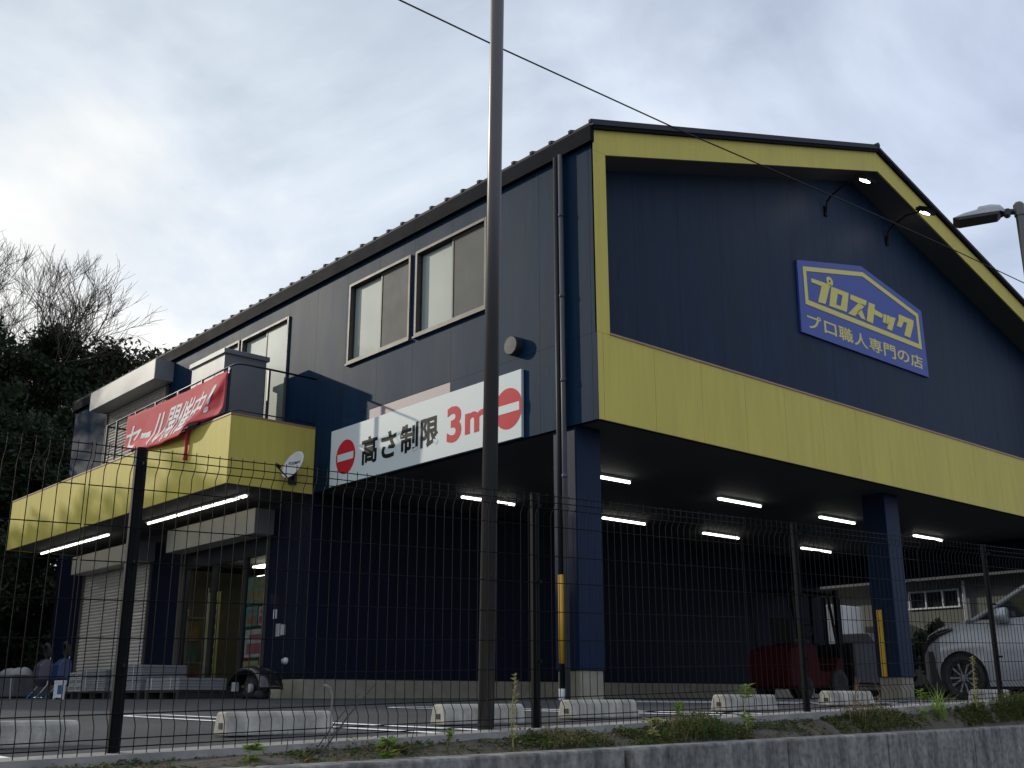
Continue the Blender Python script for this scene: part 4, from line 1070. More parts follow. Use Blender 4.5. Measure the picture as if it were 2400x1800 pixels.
# ================================================================== THINGS STANDING IN FRONT OF THE SHOP
block_m = mat('breeze_block', (0.34, 0.33, 0.30), rough=0.95, var=0.2, scale=9, bump=0.3)
BK = None
def block_mesh(cx, cy, cz):
    """Hollow block lying with its three cores facing the lot (-x)."""
    m = MB(); L_, H_, D_ = 0.39, 0.125, 0.19
    holes = [(cy - 0.155, cy - 0.065, cz + 0.03, cz + 0.095), (cy - 0.045, cy + 0.045, cz + 0.03, cz + 0.095), (cy + 0.065, cy + 0.155, cz + 0.03, cz + 0.095)]
    for (a, b, c, d) in rects_minus([(cy - L_ / 2, cy + L_ / 2, cz, cz + H_)], holes): m.box(cx - D_ / 2, cx + D_ / 2 - 0.02, a, b, c, d)
    m.box(cx + D_ / 2 - 0.019, cx + D_ / 2, cy - L_ / 2, cy + L_ / 2, cz, cz + H_)
    return m
cols = ('left', 'middle', 'right'); lev = ('bottom', 'middle', 'top')
for i in range(3):
    for k in range(3):
        c = (-0.85, 15.05 - 0.42 * i, 0.085 + 0.133 * k)
        lab = 'hollow concrete block, %s row of the %s stack before the closed shutter' % (lev[k], cols[i])
        if BK is None:
            BK = tag(block_mesh(*c).build('concrete_block', block_m), lab, 'concrete block', 'hollow blocks stacked before the shutter')
            for v in BK.data.vertices: v.co -= Vector(c)
            BK.location = c
        else:
            o = BK.copy(); COL.objects.link(o); o.location = c; o['label'] = lab; o.rotation_euler = (0, 0, rnd.uniform(-0.03, 0.03))
pal_m = mat('black_pallet', (0.016, 0.016, 0.017), rough=0.6, var=0.2)
PL = thing('pallet', 'black pallet under the hollow concrete blocks', 'pallet', (-0.85, 14.6, -0.06), 'black pallets before the shop front')
m = MB(); z0 = -0.07
for y in (13.9, 14.55, 15.2): m = MB(); m.box(-1.35, -0.35, y - 0.06, y + 0.06, z0, z0 + 0.11); m.build('pallet_bearer', pal_m, PL)
m = MB()
for k in range(7): x = -1.35 + 0.145 * k; m.box(x, x + 0.11, 13.82, 15.28, z0 + 0.112, z0 + 0.145)
m.build('deck_boards', pal_m, PL)
for (y, lab) in ((12.9, 'black pallet under the banded grey board stack'), (11.25, 'black pallet under the tall grey board stack'), (9.6, 'black pallet under the low grey slabs at the entrance')):
    dup(PL, (-0.85, y, -0.06), lab)
board_m = mat('grey_board', (0.20, 0.205, 0.205), rough=0.75, var=0.12, scale=4)
for (y0, y1, n, th, lab) in ((12.3, 13.55, 9, 0.045, 'banded stack of grey boards on a pallet right of the concrete blocks'), (10.6, 12.0, 10, 0.046, 'tall stack of grey boards on a pallet before the entrance glass'), (8.95, 10.35, 4, 0.052, 'low stack of grey slabs on a pallet at the right side of the entrance')):
    t = thing('board_stack', lab, 'board stack', (-0.85, (y0 + y1) / 2, 0.09), 'board stacks before the shop front')
    m = MB()
    for k in range(n):
        j = rnd.uniform(-0.015, 0.015); m.box(-1.3 + j, -0.42 + j, y0 + j, y1 + j, 0.087 + th * k, 0.087 + th * k + th - 0.006)
    m.build('boards', board_m, t)
    for yy in (y0 + 0.3, y1 - 0.3): m = MB(); m.box(-1.325, -1.322, yy, yy + 0.018, 0.087, 0.087 + th * n); m.build('strap', white_plastic, t)
# A-board with a small picture by the blocks
AB = thing('small_sign_board', 'small white framed sign board with a blue picture standing on the asphalt', 'sign board', (-1.9, 13.0, -0.08))
m = MB(); zb0 = zg(-1.9, 13.0)
for y in (12.78, 13.26): m.box(-1.93, -1.89, y - 0.02, y + 0.02, zb0, zb0 + 0.36)
m.box(-1.93, -1.89, 12.8, 13.24, zb0 + 0.33, zb0 + 0.36); m.box(-1.93, -1.89, 12.8, 13.24, zb0 + 0.03, zb0 + 0.06); m.build('frame', white_plastic, AB)
m = MB(); m.box(-1.92, -1.90, 12.8, 13.24, zb0 + 0.06, zb0 + 0.33); m.use(1); m.box(-1.925, -1.9205, 12.86, 13.08, zb0 + 0.10, zb0 + 0.27); m.build('panel', [white_plastic, mat('blue_print', (0.03, 0.10, 0.22), rough=0.5, var=0.3, scale=12)], AB)
# wheelbarrows stored upright, wheel on top
def wheelbarrow(x, y, col, lab, rim):
    z = zg(x, y)
    t = thing('wheelbarrow', lab, 'wheelbarrow', (x, y, z), 'wheelbarrows stored upright')
    m = MB(); tray = []
    for (zz, hw_, dp_) in ((0.26, 0.20, 0.10), (0.42, 0.31, 0.22), (0.72, 0.30, 0.20), (0.86, 0.20, 0.06)):
        tray += [(x + 0.06, y - hw_, z + zz), (x + 0.06 + dp_ * 0.2, y + hw_, z + zz), (x - dp_, y + hw_ * 0.7, z + zz), (x - dp_, y - hw_ * 0.7, z + zz)]
    m.add(tray, [(i * 4 + k, i * 4 + (k + 1) % 4, (i + 1) * 4 + (k + 1) % 4, (i + 1) * 4 + k) for i in range(3) for k in range(4)] + [(3, 2, 1, 0), (12, 13, 14, 15)])
    m.build('tray', col, t, bevel=0.02)
    for s in (-1, 1):
        m = MB(); m.tube([(x - 0.25, y + s * 0.30, z + 0.0), (x - 0.02, y + s * 0.27, z + 0.30), (x + 0.04, y + s * 0.14, z + 0.95), (x + 0.02, y + s * 0.06, z + 1.06)], 0.016, 7); h_ = m.build('handle', galv, t, smooth=True)
        m = MB(); m.tube([(x - 0.25, y + s * 0.30, z + 0.0), (x - 0.16, y + s * 0.29, z + 0.12)], 0.022, 8); m.build('grip', mat('grip_blue', (0.02, 0.09, 0.2), rough=0.5, var=0), h_)
    m = MB(); n = 24; c = Vector((x + 0.02, y, z + 1.02))
    m.tube([c + Vector((-0.05 * math.sin(a), 0.17 * math.cos(a), 0.17 * math.sin(a))) for a in [2 * math.pi * k / n for k in range(n + 1)]], 0.045, 8); w_ = m.build('wheel', rubber, t, smooth=True)
    m = MB(); m.lathe(c - Vector((0.03, 0, 0)), (1, 0, 0), [(0, 0), (0.10, 0.0), (0.135, 0.02), (0.135, 0.05), (0, 0.06)], 20); m.build('rim', rim, w_, smooth=True)
wheelbarrow(-1.0, 16.65, mat('barrow_violet', (0.06, 0.045, 0.07), rough=0.4, var=0.2), 'upright dark violet wheelbarrow, the left of two beside the shutter', alu_dark)
wheelbarrow(-0.9, 15.75, mat('barrow_blue', (0.010, 0.030, 0.09), rough=0.4, var=0.2), 'upright blue wheelbarrow, the right of two beside the concrete blocks', alu_dark)
# dark machine with a glossy curved cover next to the entrance
DM = thing('black_machine', 'dark rounded machine with a glossy curved cover and white parts by the entrance corner', 'machine', (-0.75, 7.3, -0.07))
m = MB(); cx, cy, cz = -0.75, 7.30, -0.02
arc = []; n = 22
for k in range(n + 1):
    t = math.pi * (0.02 + 0.9 * k / n); arc.append((cy - 0.60 * math.cos(t) * -1 * -1, cz + 0.08 + 0.36 * math.sin(t)))
sec = []
for (y_, z_) in arc:
    d = Vector((0, y_ - cy, z_ - cz)).normalized()
    for (ox, rr) in ((-0.20, -0.05), (-0.16, 0.0), (-0.05, 0.022), (0.10, 0.022), (0.2, -0.03)): sec.append((cx + ox, y_ + d.y * rr, z_ + d.z * rr))
m.add(sec, [(i * 5 + k, (i + 1) * 5 + k, (i + 1) * 5 + k + 1, i * 5 + k + 1) for i in range(n) for k in range(4)])
o = m.build('curved_cover', gloss_black, DM, smooth=True); so = o.modifiers.new('thickness', 'SOLIDIFY'); so.thickness = 0.02
m = MB(); m.lathe((cx + 0.1, cy + 0.05, cz + 0.14), (-1, 0, 0), [(0, 0.0), (0.22, 0.0), (0.25, 0.05), (0.25, 0.12), (0.12, 0.2), (0, 0.2)], 20); m.tube([(cx, cy + 0.45, cz + 0.05), (cx - 0.05, cy - 0.45, cz + 0.02)], 0.07, 10); m.build('engine', rubber, DM, smooth=True)
m = MB(); m.box(cx - 0.19, cx - 0.12, cy + 0.30, cy + 0.44, cz + 0.07, cz + 0.22); m.lathe((cx - 0.12, cy - 0.12, cz + 0.12), (-1, 0, 0), [(0, 0.06), (0.07, 0.05), (0.08, 0.0)], 14); m.build('fuel_tank', mat('dull_white', (0.30, 0.30, 0.30), rough=0.5, var=0.2), DM, bevel=0.01)
for s in (-1, 1): m = MB(); m.lathe((cx + 0.05, cy + s * 0.38, zg(cx, cy) + 0.09), (-1, 0, 0), [(0, 0), (0.085, 0.0), (0.09, 0.02), (0.09, 0.07), (0, 0.075)], 16); m.build('wheel', rubber, DM)
# bin with white sacks, far left
GB = thing('waste_bin', 'dark grey bin topped with crumpled white sacks at the far left', 'bin', (-0.5, 19.6, -0.08))
zb0 = zg(-0.7, 19.5) - 0.01
m = MB(); m.prism([(-1.1, 18.45, zb0 + 0.05), (-1.1, 20.5, zb0 + 0.05), (-1.15, 20.55, zb0 + 0.56), (-1.15, 18.4, zb0 + 0.56)], (0.9, 0, 0)); m.build('bin_body', mat('bin_grey', (0.10, 0.105, 0.105), rough=0.6, var=0.25, scale=5), GB, bevel=0.02)
for (y, r) in ((18.9, 0.22), (19.35, 0.26), (19.85, 0.24), (20.2, 0.2)):
    n = 14; m = MB(); base = 0
    m.lathe((-0.75, y, zb0 + 0.50), (0, 0, 1), [(r, 0.0), (r * 1.05, 0.07), (r * 0.8, 0.16), (r * 0.35, 0.22), (0.02, 0.24)], n)
    for i in range(base, len(m.v)):
        v = Vector(m.v[i]); nz = mnoise.noise(v * 7) * 0.05; m.v[i] = (v.x + nz, v.y + nz, v.z + nz * 0.6)
    m.build('white_sack', mat('sack_white', (0.26, 0.26, 0.25), rough=0.6, var=0.2), GB, smooth=True)
for y in (18.5, 20.4): m = MB(); m.tube([(-1.13, y, zb0), (-1.16, y, zb0 + 0.5)], 0.02, 6); m.build('bin_leg', galv, GB)
WP = thing('white_board_post', 'weathered white upright panel with dark holes at the left picture edge', 'panel', (-2.0, 20.0, -0.1))
z0 = zg(-2.0, 20)
m = MB()
p = rects_minus([(19.55, 20.4, z0, z0 + 1.95)], [(19.66, 19.74, z0 + 0.8, z0 + 0.9), (19.82, 19.9, z0 + 0.8, z0 + 0.9), (19.7, 19.85, z0 + 0.62, z0 + 0.74)])
for (a, b, c, d) in p: m.box(-2.05, -2.0, a, b, c, d)
m.use(1); m.box(-1.999, -1.98, 19.56, 20.39, z0, z0 + 1.94); m.build('panel_sheet', [mat('old_white', (0.33, 0.34, 0.33), rough=0.7, var=0.2, scale=4), rubber], WP)
m = MB(); m.tube([(-1.95, 19.6, z0), (-1.95, 19.6, z0 + 2.05)], 0.03, 8); m.build('panel_post', galv, WP)
# posters and banner inside the entrance glass
pcols = [(0.10, 0.32, 0.24), (0.30, 0.07, 0.12), (0.34, 0.30, 0.10), (0.08, 0.14, 0.30), (0.36, 0.36, 0.36)]
def poster(y0, y1, z0, z1, ca, cb, lab):
    t = thing('poster', lab, 'poster', (0.1, (y0 + y1) / 2, z0), 'posters behind the entrance glass')
    m = MB(); m.box(0.100, 0.104, y0, y1, z0, z1); m.build('paper', mat('paper_%d' % (hash(ca) % 9999), ca, rough=0.6, var=0.25, scale=6), t)
    m = MB(); w_ = y1 - y0; h_ = z1 - z0
    m.box(0.0975, 0.0995, y0 + 0.1 * w_, y1 - 0.1 * w_, z0 + 0.12 * h_, z0 + 0.5 * h_); m.box(0.0975, 0.0995, y0 + 0.2 * w_, y1 - 0.2 * w_, z0 + 0.65 * h_, z0 + 0.82 * h_); m.build('print', mat('print_%d' % (hash(cb) % 9999), cb, rough=0.6, var=0.3, scale=9), t)
poster(8.53, 9.38, 1.62, 2.12, (0.16, 0.24, 0.20), (0.30, 0.22, 0.08), 'large greenish poster high behind the right entrance pane')
poster(8.55, 8.90, 1.22, 1.56, (0.40, 0.30, 0.33), (0.42, 0.05, 0.14), 'small pink poster behind the right entrance pane')
poster(8.95, 9.38, 1.22, 1.58, (0.10, 0.30, 0.26), (0.34, 0.16, 0.08), 'teal poster left of the small pink poster')
poster(8.62, 9.36, 0.66, 1.16, (0.44, 0.44, 0.42), (0.36, 0.12, 0.14), 'white poster with red print behind the right entrance pane')
poster(8.80, 9.38, 0.12, 0.60, (0.34, 0.32, 0.16), (0.10, 0.26, 0.14), 'yellow-green poster lowest behind the right entrance pane')
NB = thing('yellow_strip_banner', 'tall narrow yellow banner standing behind the left entrance pane', 'banner', (0.35, 11.2, 0))
m = MB(); m.box(0.34, 0.346, 10.95, 11.50, 0.25, 2.0); m.build('banner_cloth', mat('strip_yellow', (0.40, 0.34, 0.10), rough=0.7, var=0.1), NB)
m = MB()
for k in range(8): m.box(0.336, 0.3395, 11.10, 11.34, 0.40 + 0.19 * k, 0.52 + 0.19 * k)
m.build('banner_print', mat('strip_ink', (0.06, 0.05, 0.02), rough=0.7, var=0), NB)
m = MB(); m.tube([(0.35, 11.52, -0.06), (0.35, 11.52, 2.1)], 0.012, 6); m.box(0.2, 0.5, 11.4, 11.64, -0.055, -0.03); m.build('banner_pole', galv, NB)
SH = thing('shop_shelf', 'shelf rack with goods inside the shop behind the entrance glass', 'shelf', (2.6, 10.2, -0.05))
m = MB()
for z in (0.2, 0.7, 1.2, 1.7): m.box(2.4, 2.9, 8.8, 11.9, z, z + 0.03)
for y in (8.8, 11.87):
    for x in (2.4, 2.87): m.box(x, x + 0.03, y, y + 0.03, -0.05, 1.9)
m.build('rack', galv, SH)
m = MB(); mm = [mat('goods_a', (0.3, 0.2, 0.08), var=0.4, scale=8), mat('goods_b', (0.1, 0.2, 0.22), var=0.4, scale=8), mat('goods_c', (0.3, 0.08, 0.06), var=0.4, scale=8)]
for z in (0.23, 0.73, 1.23):
    y = 8.9
    while y < 11.7: w_ = rnd.uniform(0.12, 0.35); m.use(rnd.randrange(3)); m.box(2.42, 2.42 + rnd.uniform(0.2, 0.4), y, y + w_ - 0.02, z + 0.001, z + rnd.uniform(0.2, 0.4)); y += w_
m.build('goods', mm, SH)
dup(SH, (3.9, 14.6, -0.05), 'second shelf rack with goods deeper inside the shop')
dup(SH, (1.5, 15.9, -0.05), 'shelf rack with goods seen behind the left entrance pane')

# ================================================================== TREES
def leaf_mat(name, a, b):
    return leafy(name, a, b, 0.9, 0.3)
leafA = leaf_mat('evergreen_leaf', (0.012, 0.022, 0.010), (0.040, 0.058, 0.024))
leafB = leaf_mat('evergreen_leaf_brown', (0.020, 0.022, 0.010), (0.060, 0.060, 0.028))
bark = mat('bark', (0.055, 0.046, 0.038), rough=0.9, var=0.3, scale=4)
def crown_mesh(name, seed, h, r, n_clump, n_leaf, size, m_):
    rg = np.random.default_rng(seed)
    V, Fc = [], []
    z_lo = h * 0.10
    for c in range(n_clump):
        t = rg.random() ** 0.8
        zc = z_lo + (h - z_lo) * t
        env = r * (1.0 - 0.75 * max(0, (t - 0.45) / 0.55) ** 1.6) * (0.75 + 0.25 * min(1, t / 0.15))
        a = rg.random() * 2 * math.pi; rr = env * math.sqrt(rg.random()) * (0.85 + 0.3 * rg.random())
        cc = np.array([rr * math.cos(a), rr * math.sin(a), zc - 0.35]); cr = r * (0.16 + 0.14 * rg.random())
        nl = int(n_leaf * (0.6 + 0.8 * rg.random()))
        d = rg.normal(size=(nl, 3)); d /= np.linalg.norm(d, axis=1)[:, None]
        p = cc + d * (cr * rg.random(nl)[:, None] ** 0.5) * np.array([1, 1, 0.8])
        u = rg.normal(size=(nl, 3)); u /= np.linalg.norm(u, axis=1)[:, None]
        w = np.cross(u, rg.normal(size=(nl, 3))); w /= np.linalg.norm(w, axis=1)[:, None] + 1e-9
        s = size * (0.6 + 0.8 * rg.random(nl))[:, None]
        q = np.stack([p - u * s, p + w * s * 0.45, p + u * s, p - w * s * 0.45], 1).reshape(-1, 3)
        b = len(V) * 0 + sum(len(x) for x in V)
        V.append(q); Fc.append(np.arange(nl * 4).reshape(-1, 4) + b)
    V = np.concatenate(V); Fc = np.concatenate(Fc)
    me = bpy.data.meshes.new(name); me.vertices.add(len(V)); me.vertices.foreach_set('co', V.ravel())
    me.loops.add(Fc.size); me.loops.foreach_set('vertex_index', Fc.ravel().astype(np.int32))
    me.polygons.add(len(Fc)); me.polygons.foreach_set('loop_start', np.arange(0, Fc.size, 4, dtype=np.int32))
    me.materials.append(m_); me.update(calc_edges=True); me.validate()
    return me
def trunk_mb(h, r, seed):
    rg = random.Random(seed); m = MB()
    pts = [(rg.uniform(-.1, .1) * k, rg.uniform(-.1, .1) * k, h * 0.85 * k / 5 - (0.4 if k == 0 else 0)) for k in range(6)]
    m.tube(pts, [0.026 * h * (1 - 0.16 * k) * 0.8 for k in range(6)], 9)
    for k in range(9):
        t = rg.uniform(0.2, 0.8); a = rg.random() * 6.28; p0 = Vector(pts[0]).lerp(Vector(pts[-1]), t); L_ = r * rg.uniform(0.5, 0.9)
        p1 = p0 + Vector((math.cos(a) * L_ * .6, math.sin(a) * L_ * .6, L_ * .35)); p2 = p0 + Vector((math.cos(a + .2) * L_, math.sin(a + .2) * L_, L_ * .75))
        m.tube([p0, p1, p2], [0.07, 0.045, 0.02], 6)
    return m
kinds = []
for k, (h, r, seed, mt_) in enumerate(((13.0, 3.4, 3, leafA), (12.0, 3.0, 11, leafB), (9.5, 2.9, 23, leafA))):
    kinds.append((crown_mesh('crown', seed, h, r, 150, 210, 0.105, mt_), trunk_mb(h, r, seed), h))
trunk_me = {}
ever = [(-0.6, 30.5, 0, 1.02, 'tall dark evergreen tree at the left picture edge behind the shop'), (2.6, 31.5, 0, 1.03, 'tall dark evergreen tree, second from the left behind the shop'),
        (5.3, 32.5, 1, 1.16, 'dark evergreen tree just left of the end of the shop roof'), (7.6, 33.5, 1, 1.2, 'brownish evergreen tree whose top meets the shop roof edge'),
        (10.2, 34.5, 0, 1.12, 'dark evergreen tree mostly hidden by the shop roof'), (0.8, 26.6, 2, 0.95, 'lower dense evergreen tree behind the end of the yellow canopy'),
        (-3.6, 28.5, 2, 1.0, 'lower evergreen tree just left of the picture edge'), (3.9, 27.6, 2, 1.0, 'lower dense evergreen tree against the rear corner of the shop'),
        (1.2, 36.0, 0, 1.0, 'dark evergreen tree standing behind the front row at the left')]
for i, (x, y, kd, sc, lab) in enumerate(ever):
    cm, tm, h = kinds[kd]
    t = thing('evergreen_tree', lab, 'tree', (0, 0, 0), 'evergreen trees behind the shop')
    if kd not in trunk_me: o = tm.build('trunk', bark, t); trunk_me[kd] = o.data
    else: link('trunk', trunk_me[kd], t)
    link('crown', cm, t)
    t.location = (x, y, zg(x, 30) - 0.1); t.rotation_euler = (0, 0, 1.7 * i); t.scale = (sc,) * 3
# the wood goes on to the left of the picture; its shade lies over the lower shop front
def wood(name, spots, seed):
    base = crown_mesh('crown_pattern', seed, 13.0, 3.6, 150, 85, 0.19, leafA)
    co = np.empty(len(base.vertices) * 3); base.vertices.foreach_get('co', co); co = co.reshape(-1, 3)
    V = []
    for i, (x, y, sc) in enumerate(spots):
        a = 1.9 * i; rot = np.array([[math.cos(a), -math.sin(a), 0], [math.sin(a), math.cos(a), 0], [0, 0, 1]])
        V.append(co @ rot.T * sc + np.array([x, y, -0.3]))
    V = np.concatenate(V); nf = len(V) // 4
    me = bpy.data.meshes.new(name); me.vertices.add(len(V)); me.vertices.foreach_set('co', V.ravel())
    me.loops.add(nf * 4); me.loops.foreach_set('vertex_index', np.arange(nf * 4, dtype=np.int32))
    me.polygons.add(nf); me.polygons.foreach_set('loop_start', np.arange(0, nf * 4, 4, dtype=np.int32))
    me.materials.append(leafA); me.update(calc_edges=True); bpy.data.meshes.remove(base)
    o = link(name, me); o['kind'] = 'stuff'; return o
wood('woodland', [(-12.2 + 0.5 * math.sin(2.3 * k), 25.0 + 1.75 * k, 1.03 + 0.012 * math.sin(5 * k)) for k in range(17)], 61)
HG = thing('sky_block_hedge', 'long dark hedge added behind the trees to block low sky mirrored in the entrance', 'hedge', (-22, 41, -0.3))  # added hedge, hides the low sky from the door glass
hm = []
rgh = np.random.default_rng(77)
me = crown_mesh('foliage', 77, 5.0, 2.9, 90, 120, 0.15, leafA)
big = MB()
for k in range(22):
    o = link('foliage', me, HG); o.location = Vector((-52 + 2.7 * k, 41 + 0.6 * math.sin(2.1 * k), -0.4)) - Vector((-22, 41, -0.3)); o.rotation_euler = (0, 0, 1.3 * k)
# bare deciduous trees
def bare_mb(seed, h, levels=7):
    rg = random.Random(seed); m = MB(); tw = MB()
    def grow(p, d, L_, r, lv):
        n = 3; pts = [p]; q = p
        for k in range(n):
            d = (d + Vector((rg.uniform(-1, 1), rg.uniform(-1, 1), rg.uniform(-0.5, 0.9))) * 0.15).normalized(); q = q + d * L_ / n; pts.append(q)
        (m if lv < 1 else tw).tube(pts, [r * (1 - 0.15 * k) for k in range(n + 1)], 7 if lv < 2 else (4 if lv < 4 else 3), cap=False)
        if lv >= levels: return
        nb = rg.choice((3, 4)) if lv < 4 else (3 if lv < 5 else 4)
        for b in range(nb):
            a = rg.random() * 6.28; o = d.orthogonal().normalized(); o = (Matrix.Rotation(a, 3, d) @ o)
            sp = rg.uniform(0.25, 0.75); nd = (d * (1 - sp * 0.4) + o * sp + Vector((0, 0, 0.22))).normalized()
            st_ = pts[-1] if b == 0 else pts[1].lerp(pts[-1], rg.uniform(0.1, 1))
            grow(st_, nd, L_ * rg.uniform(0.6, 0.8), max(0.0075, r * rg.uniform(0.5, 0.64)), lv + 1)
    grow(Vector((0, 0, -0.4)), Vector((0.03, 0.02, 1)), h * 0.27, h * 0.011, 0)
    return m, tw
bare_bark = mat('bare_bark', (0.11, 0.085, 0.068), rough=0.9, var=0.25, scale=3)
bk = []
bares = [(-1.2, 33.5, 0, 1.15, 0.3, 'tall leafless tree fanning out above the evergreens at the left edge'), (1.0, 34.8, 1, 1.08, 2.0, 'leafless tree with fine twigs, second from the left above the evergreens'),
         (2.6, 35.6, 1, 0.90, 4.4, 'leafless tree leaning over the evergreens nearest the shop roof'), (0.4, 37.0, 1, 1.16, 5.2, 'leafless tree farthest back at the left')]
for k, (seed, h) in enumerate(((5, 20.5), (19, 20.5))):
    a, b = bare_mb(seed, h); bk.append([a, b, None, None])
for i, (x, y, kd, sc, rz, lab) in enumerate(bares):
    t = thing('bare_tree', lab, 'tree', (0, 0, 0), 'leafless trees behind the shop')
    if bk[kd][2] is None:
        bk[kd][2] = bk[kd][0].build('trunk', bare_bark, t, smooth=True).data; bk[kd][3] = bk[kd][1].build('branches', bare_bark, t, smooth=True).data
    else: link('trunk', bk[kd][2], t); link('branches', bk[kd][3], t)
    t.location = (x, y, zg(x, 30) - 0.1); t.rotation_euler = (0, 0, rz); t.scale = (sc,) * 3
# dark shrub beyond the overhang
SB = thing('dark_shrub', 'dark bushy shrub between the blue column and the silver car', 'shrub', (18.0, 5.4, -0.1))
me = crown_mesh('foliage', 41, 2.25, 0.75, 50, 90, 0.07, leafA); o = link('foliage', me, SB); o.location = (0, 0, 0)
m = MB()
for k in range(5): a = 1.3 * k; m.tube([(18 + 0.05 * math.cos(a), 5.4 + 0.05 * math.sin(a), -0.2), (18 + 0.4 * math.cos(a), 5.4 + 0.4 * math.sin(a), 1.3)], [0.025, 0.01], 6)
m.build('stems', bark, SB)

# ================================================================== WEEDS ALONG THE FENCE
grass_g = leafy('grass_green', (0.035, 0.070, 0.018), (0.11, 0.17, 0.04))
grass_d = leafy('grass_dry', (0.15, 0.09, 0.05), (0.32, 0.25, 0.12), 12)
weed_g = leafy('weed_leaf', (0.12, 0.20, 0.035), (0.25, 0.34, 0.07), 14)
weed_y = leafy('weed_pale', (0.28, 0.27, 0.10), (0.46, 0.44, 0.20), 14)
def soil_z(x, y):
    t = clampf((y + 5.51) / max(0.05, (fy(x) - 0.045 + 5.51)), 0, 1)
    zt = -0.262 + 0.0075 * (x + 4); zb_ = fz(x) - 0.005
    return zt - 0.02 + (zb_ - zt + 0.015) * (t ** 0.7)
rg = random.Random(99)
def blade(m, p, hgt, lean, w, a):
    d = Vector((math.cos(a), math.sin(a), 0)); s_ = Vector((-d.y, d.x, 0)) * w
    p0 = Vector(p); p1 = p0 + d * lean * 0.35 + Vector((0, 0, hgt * 0.6)); p2 = p0 + d * lean + Vector((0, 0, hgt))
    m.add([p0 - s_, p0 + s_, p1 + s_ * 0.7, p1 - s_ * 0.7, p2], [(0, 1, 2, 3), (3, 2, 4)])
def leaf(m, p, d, L_, w):
    d = Vector(d).normalized(); s_ = d.cross(Vector((0, 0, 1)))
    s_ = s_.normalized() * w if s_.length > 1e-4 else Vector((w, 0, 0)); n_ = s_.cross(d).normalized()
    p = Vector(p); m.add([p, p + d * L_ * 0.45 + s_ + n_ * 0.004, p + d * L_ - n_ * L_ * 0.15, p + d * L_ * 0.45 - s_ + n_ * 0.004], [(0, 1, 2, 3)])
dens = [(-8.6, -6.7, 0.7, 0.03), (-7.3, -6.7, 1.2, 0.085), (-6.8, -6.2, 0.9, 0.04), (-6.25, -5.15, 1.6, 0.085), (-5.25, -4.5, 1.5, 0.09), (-4.6, -3.7, 0.8, 0.035), (-3.6, -2.6, 1.4, 0.075), (-2.7, -1.9, 0.9, 0.04), (-2.0, -0.3, 1.8, 0.11), (-0.4, 1.2, 1.2, 0.07)]
gm = MB()
for (x0, x1, dn_, hh) in dens:
    n = int((x1 - x0) * 1900 * dn_)
    for k in range(n):
        x = rg.uniform(x0, x1); y = rg.uniform(-5.50, fy(x) - 0.02)
        env = math.sin(math.pi * clampf((x - x0) / (x1 - x0), 0.06, 0.94)) ** 0.6
        pt = mnoise.noise(Vector((x * 2.2, y * 3, 7.3))) + 0.5 * mnoise.noise(Vector((x * 6.5, y * 8, 1.3)))
        if pt < -0.12 and rg.random() < 0.85: continue
        gm.use(1 if rg.random() < 0.28 + 0.6 * max(0, mnoise.noise(Vector((x * 3, y * 6, 2)))) else 0)
        z = soil_z(x, y) - 0.005; h_ = hh * env * rg.uniform(0.35, 1.3) * clampf(0.55 + 1.1 * pt, 0.3, 1.25)
        if rg.random() < 0.45: blade(gm, (x, y, z), h_, rg.uniform(0.1, 0.8) * h_, 0.0022, rg.random() * 6.28)
        else:
            for q in range(2): a = rg.random() * 6.28; leaf(gm, (x, y, z + h_ * rg.uniform(0.2, 0.9)), (math.cos(a), math.sin(a), rg.uniform(0, 0.9)), rg.uniform(0.010, 0.028), rg.uniform(0.0035, 0.008))
ow = gm.build('ground_weeds', [grass_g, grass_d]); ow['kind'] = 'stuff'; ow['label'] = 'low green and dry weeds covering the soil strip below the mesh fence'; ow['category'] = 'weeds'
def stalk(x, y, h_, lab, name, style, mt_):
    z = soil_z(x, y) - 0.01
    t = thing(name, lab, 'weed', (x, y, z))
    m = MB(); top = Vector((x + 0.03 * h_, y, z + h_)); pts = [(x, y, z), (x - 0.015, y, z + h_ * 0.4), tuple(top)]
    m.tube(pts, [0.0045, 0.0035, 0.0015], 6); m.build('stem', weed_y if style != 'tuft' else grass_d, t)
    m = MB(); r_ = random.Random(int(abs(x) * 1000))
    if style == 'tall':
        for k in range(64):
            tt = r_.uniform(0.12, 1.0); p = Vector(pts[0]).lerp(top, tt); a = r_.random() * 6.28; leaf(m, p, (math.cos(a), math.sin(a), 0.7), r_.uniform(0.02, 0.055) * (1.2 - 0.6 * tt), 0.006)
    elif style == 'tuft':
        for k in range(46):
            p = Vector(pts[0]).lerp(top, r_.uniform(0.55, 0.85)); a = r_.random() * 6.28; L_ = h_ * r_.uniform(0.25, 0.5); e = r_.uniform(0.1, 1.4)
            leaf(m, p, (math.cos(a), math.sin(a), e), L_, 0.005)
    elif style == 'rosette':
        for k in range(60):
            tt = r_.choice((r_.uniform(0.05, 0.4), r_.uniform(0.7, 1.0))); p = Vector(pts[0]).lerp(top, tt); a = r_.random() * 6.28; leaf(m, p, (math.cos(a), math.sin(a), r_.uniform(0.0, 0.6)), r_.uniform(0.03, 0.07), 0.009)
    elif style == 'fern':
        for k in range(90):
            tt = k / 90; p = Vector(pts[0]).lerp(top, tt); a = 2.4 * k; leaf(m, p, (math.cos(a), math.sin(a), 0.35), 0.055 * (1.15 - 0.7 * tt), 0.006)
    elif style == 'blades':
        for k in range(30):
            a = r_.random() * 6.28; blade(m, (x + r_.uniform(-.05, .05), y + r_.uniform(-.03, .03), z), h_ * r_.uniform(0.5, 1), h_ * r_.uniform(0.2, 0.7), 0.006, a)
    m.build('leaves', mt_, t)
stalk(-6.22, -5.43, 0.345, 'tall pale seed stalk growing right in front of the brown pole', 'tall_weed', 'tall', weed_y)
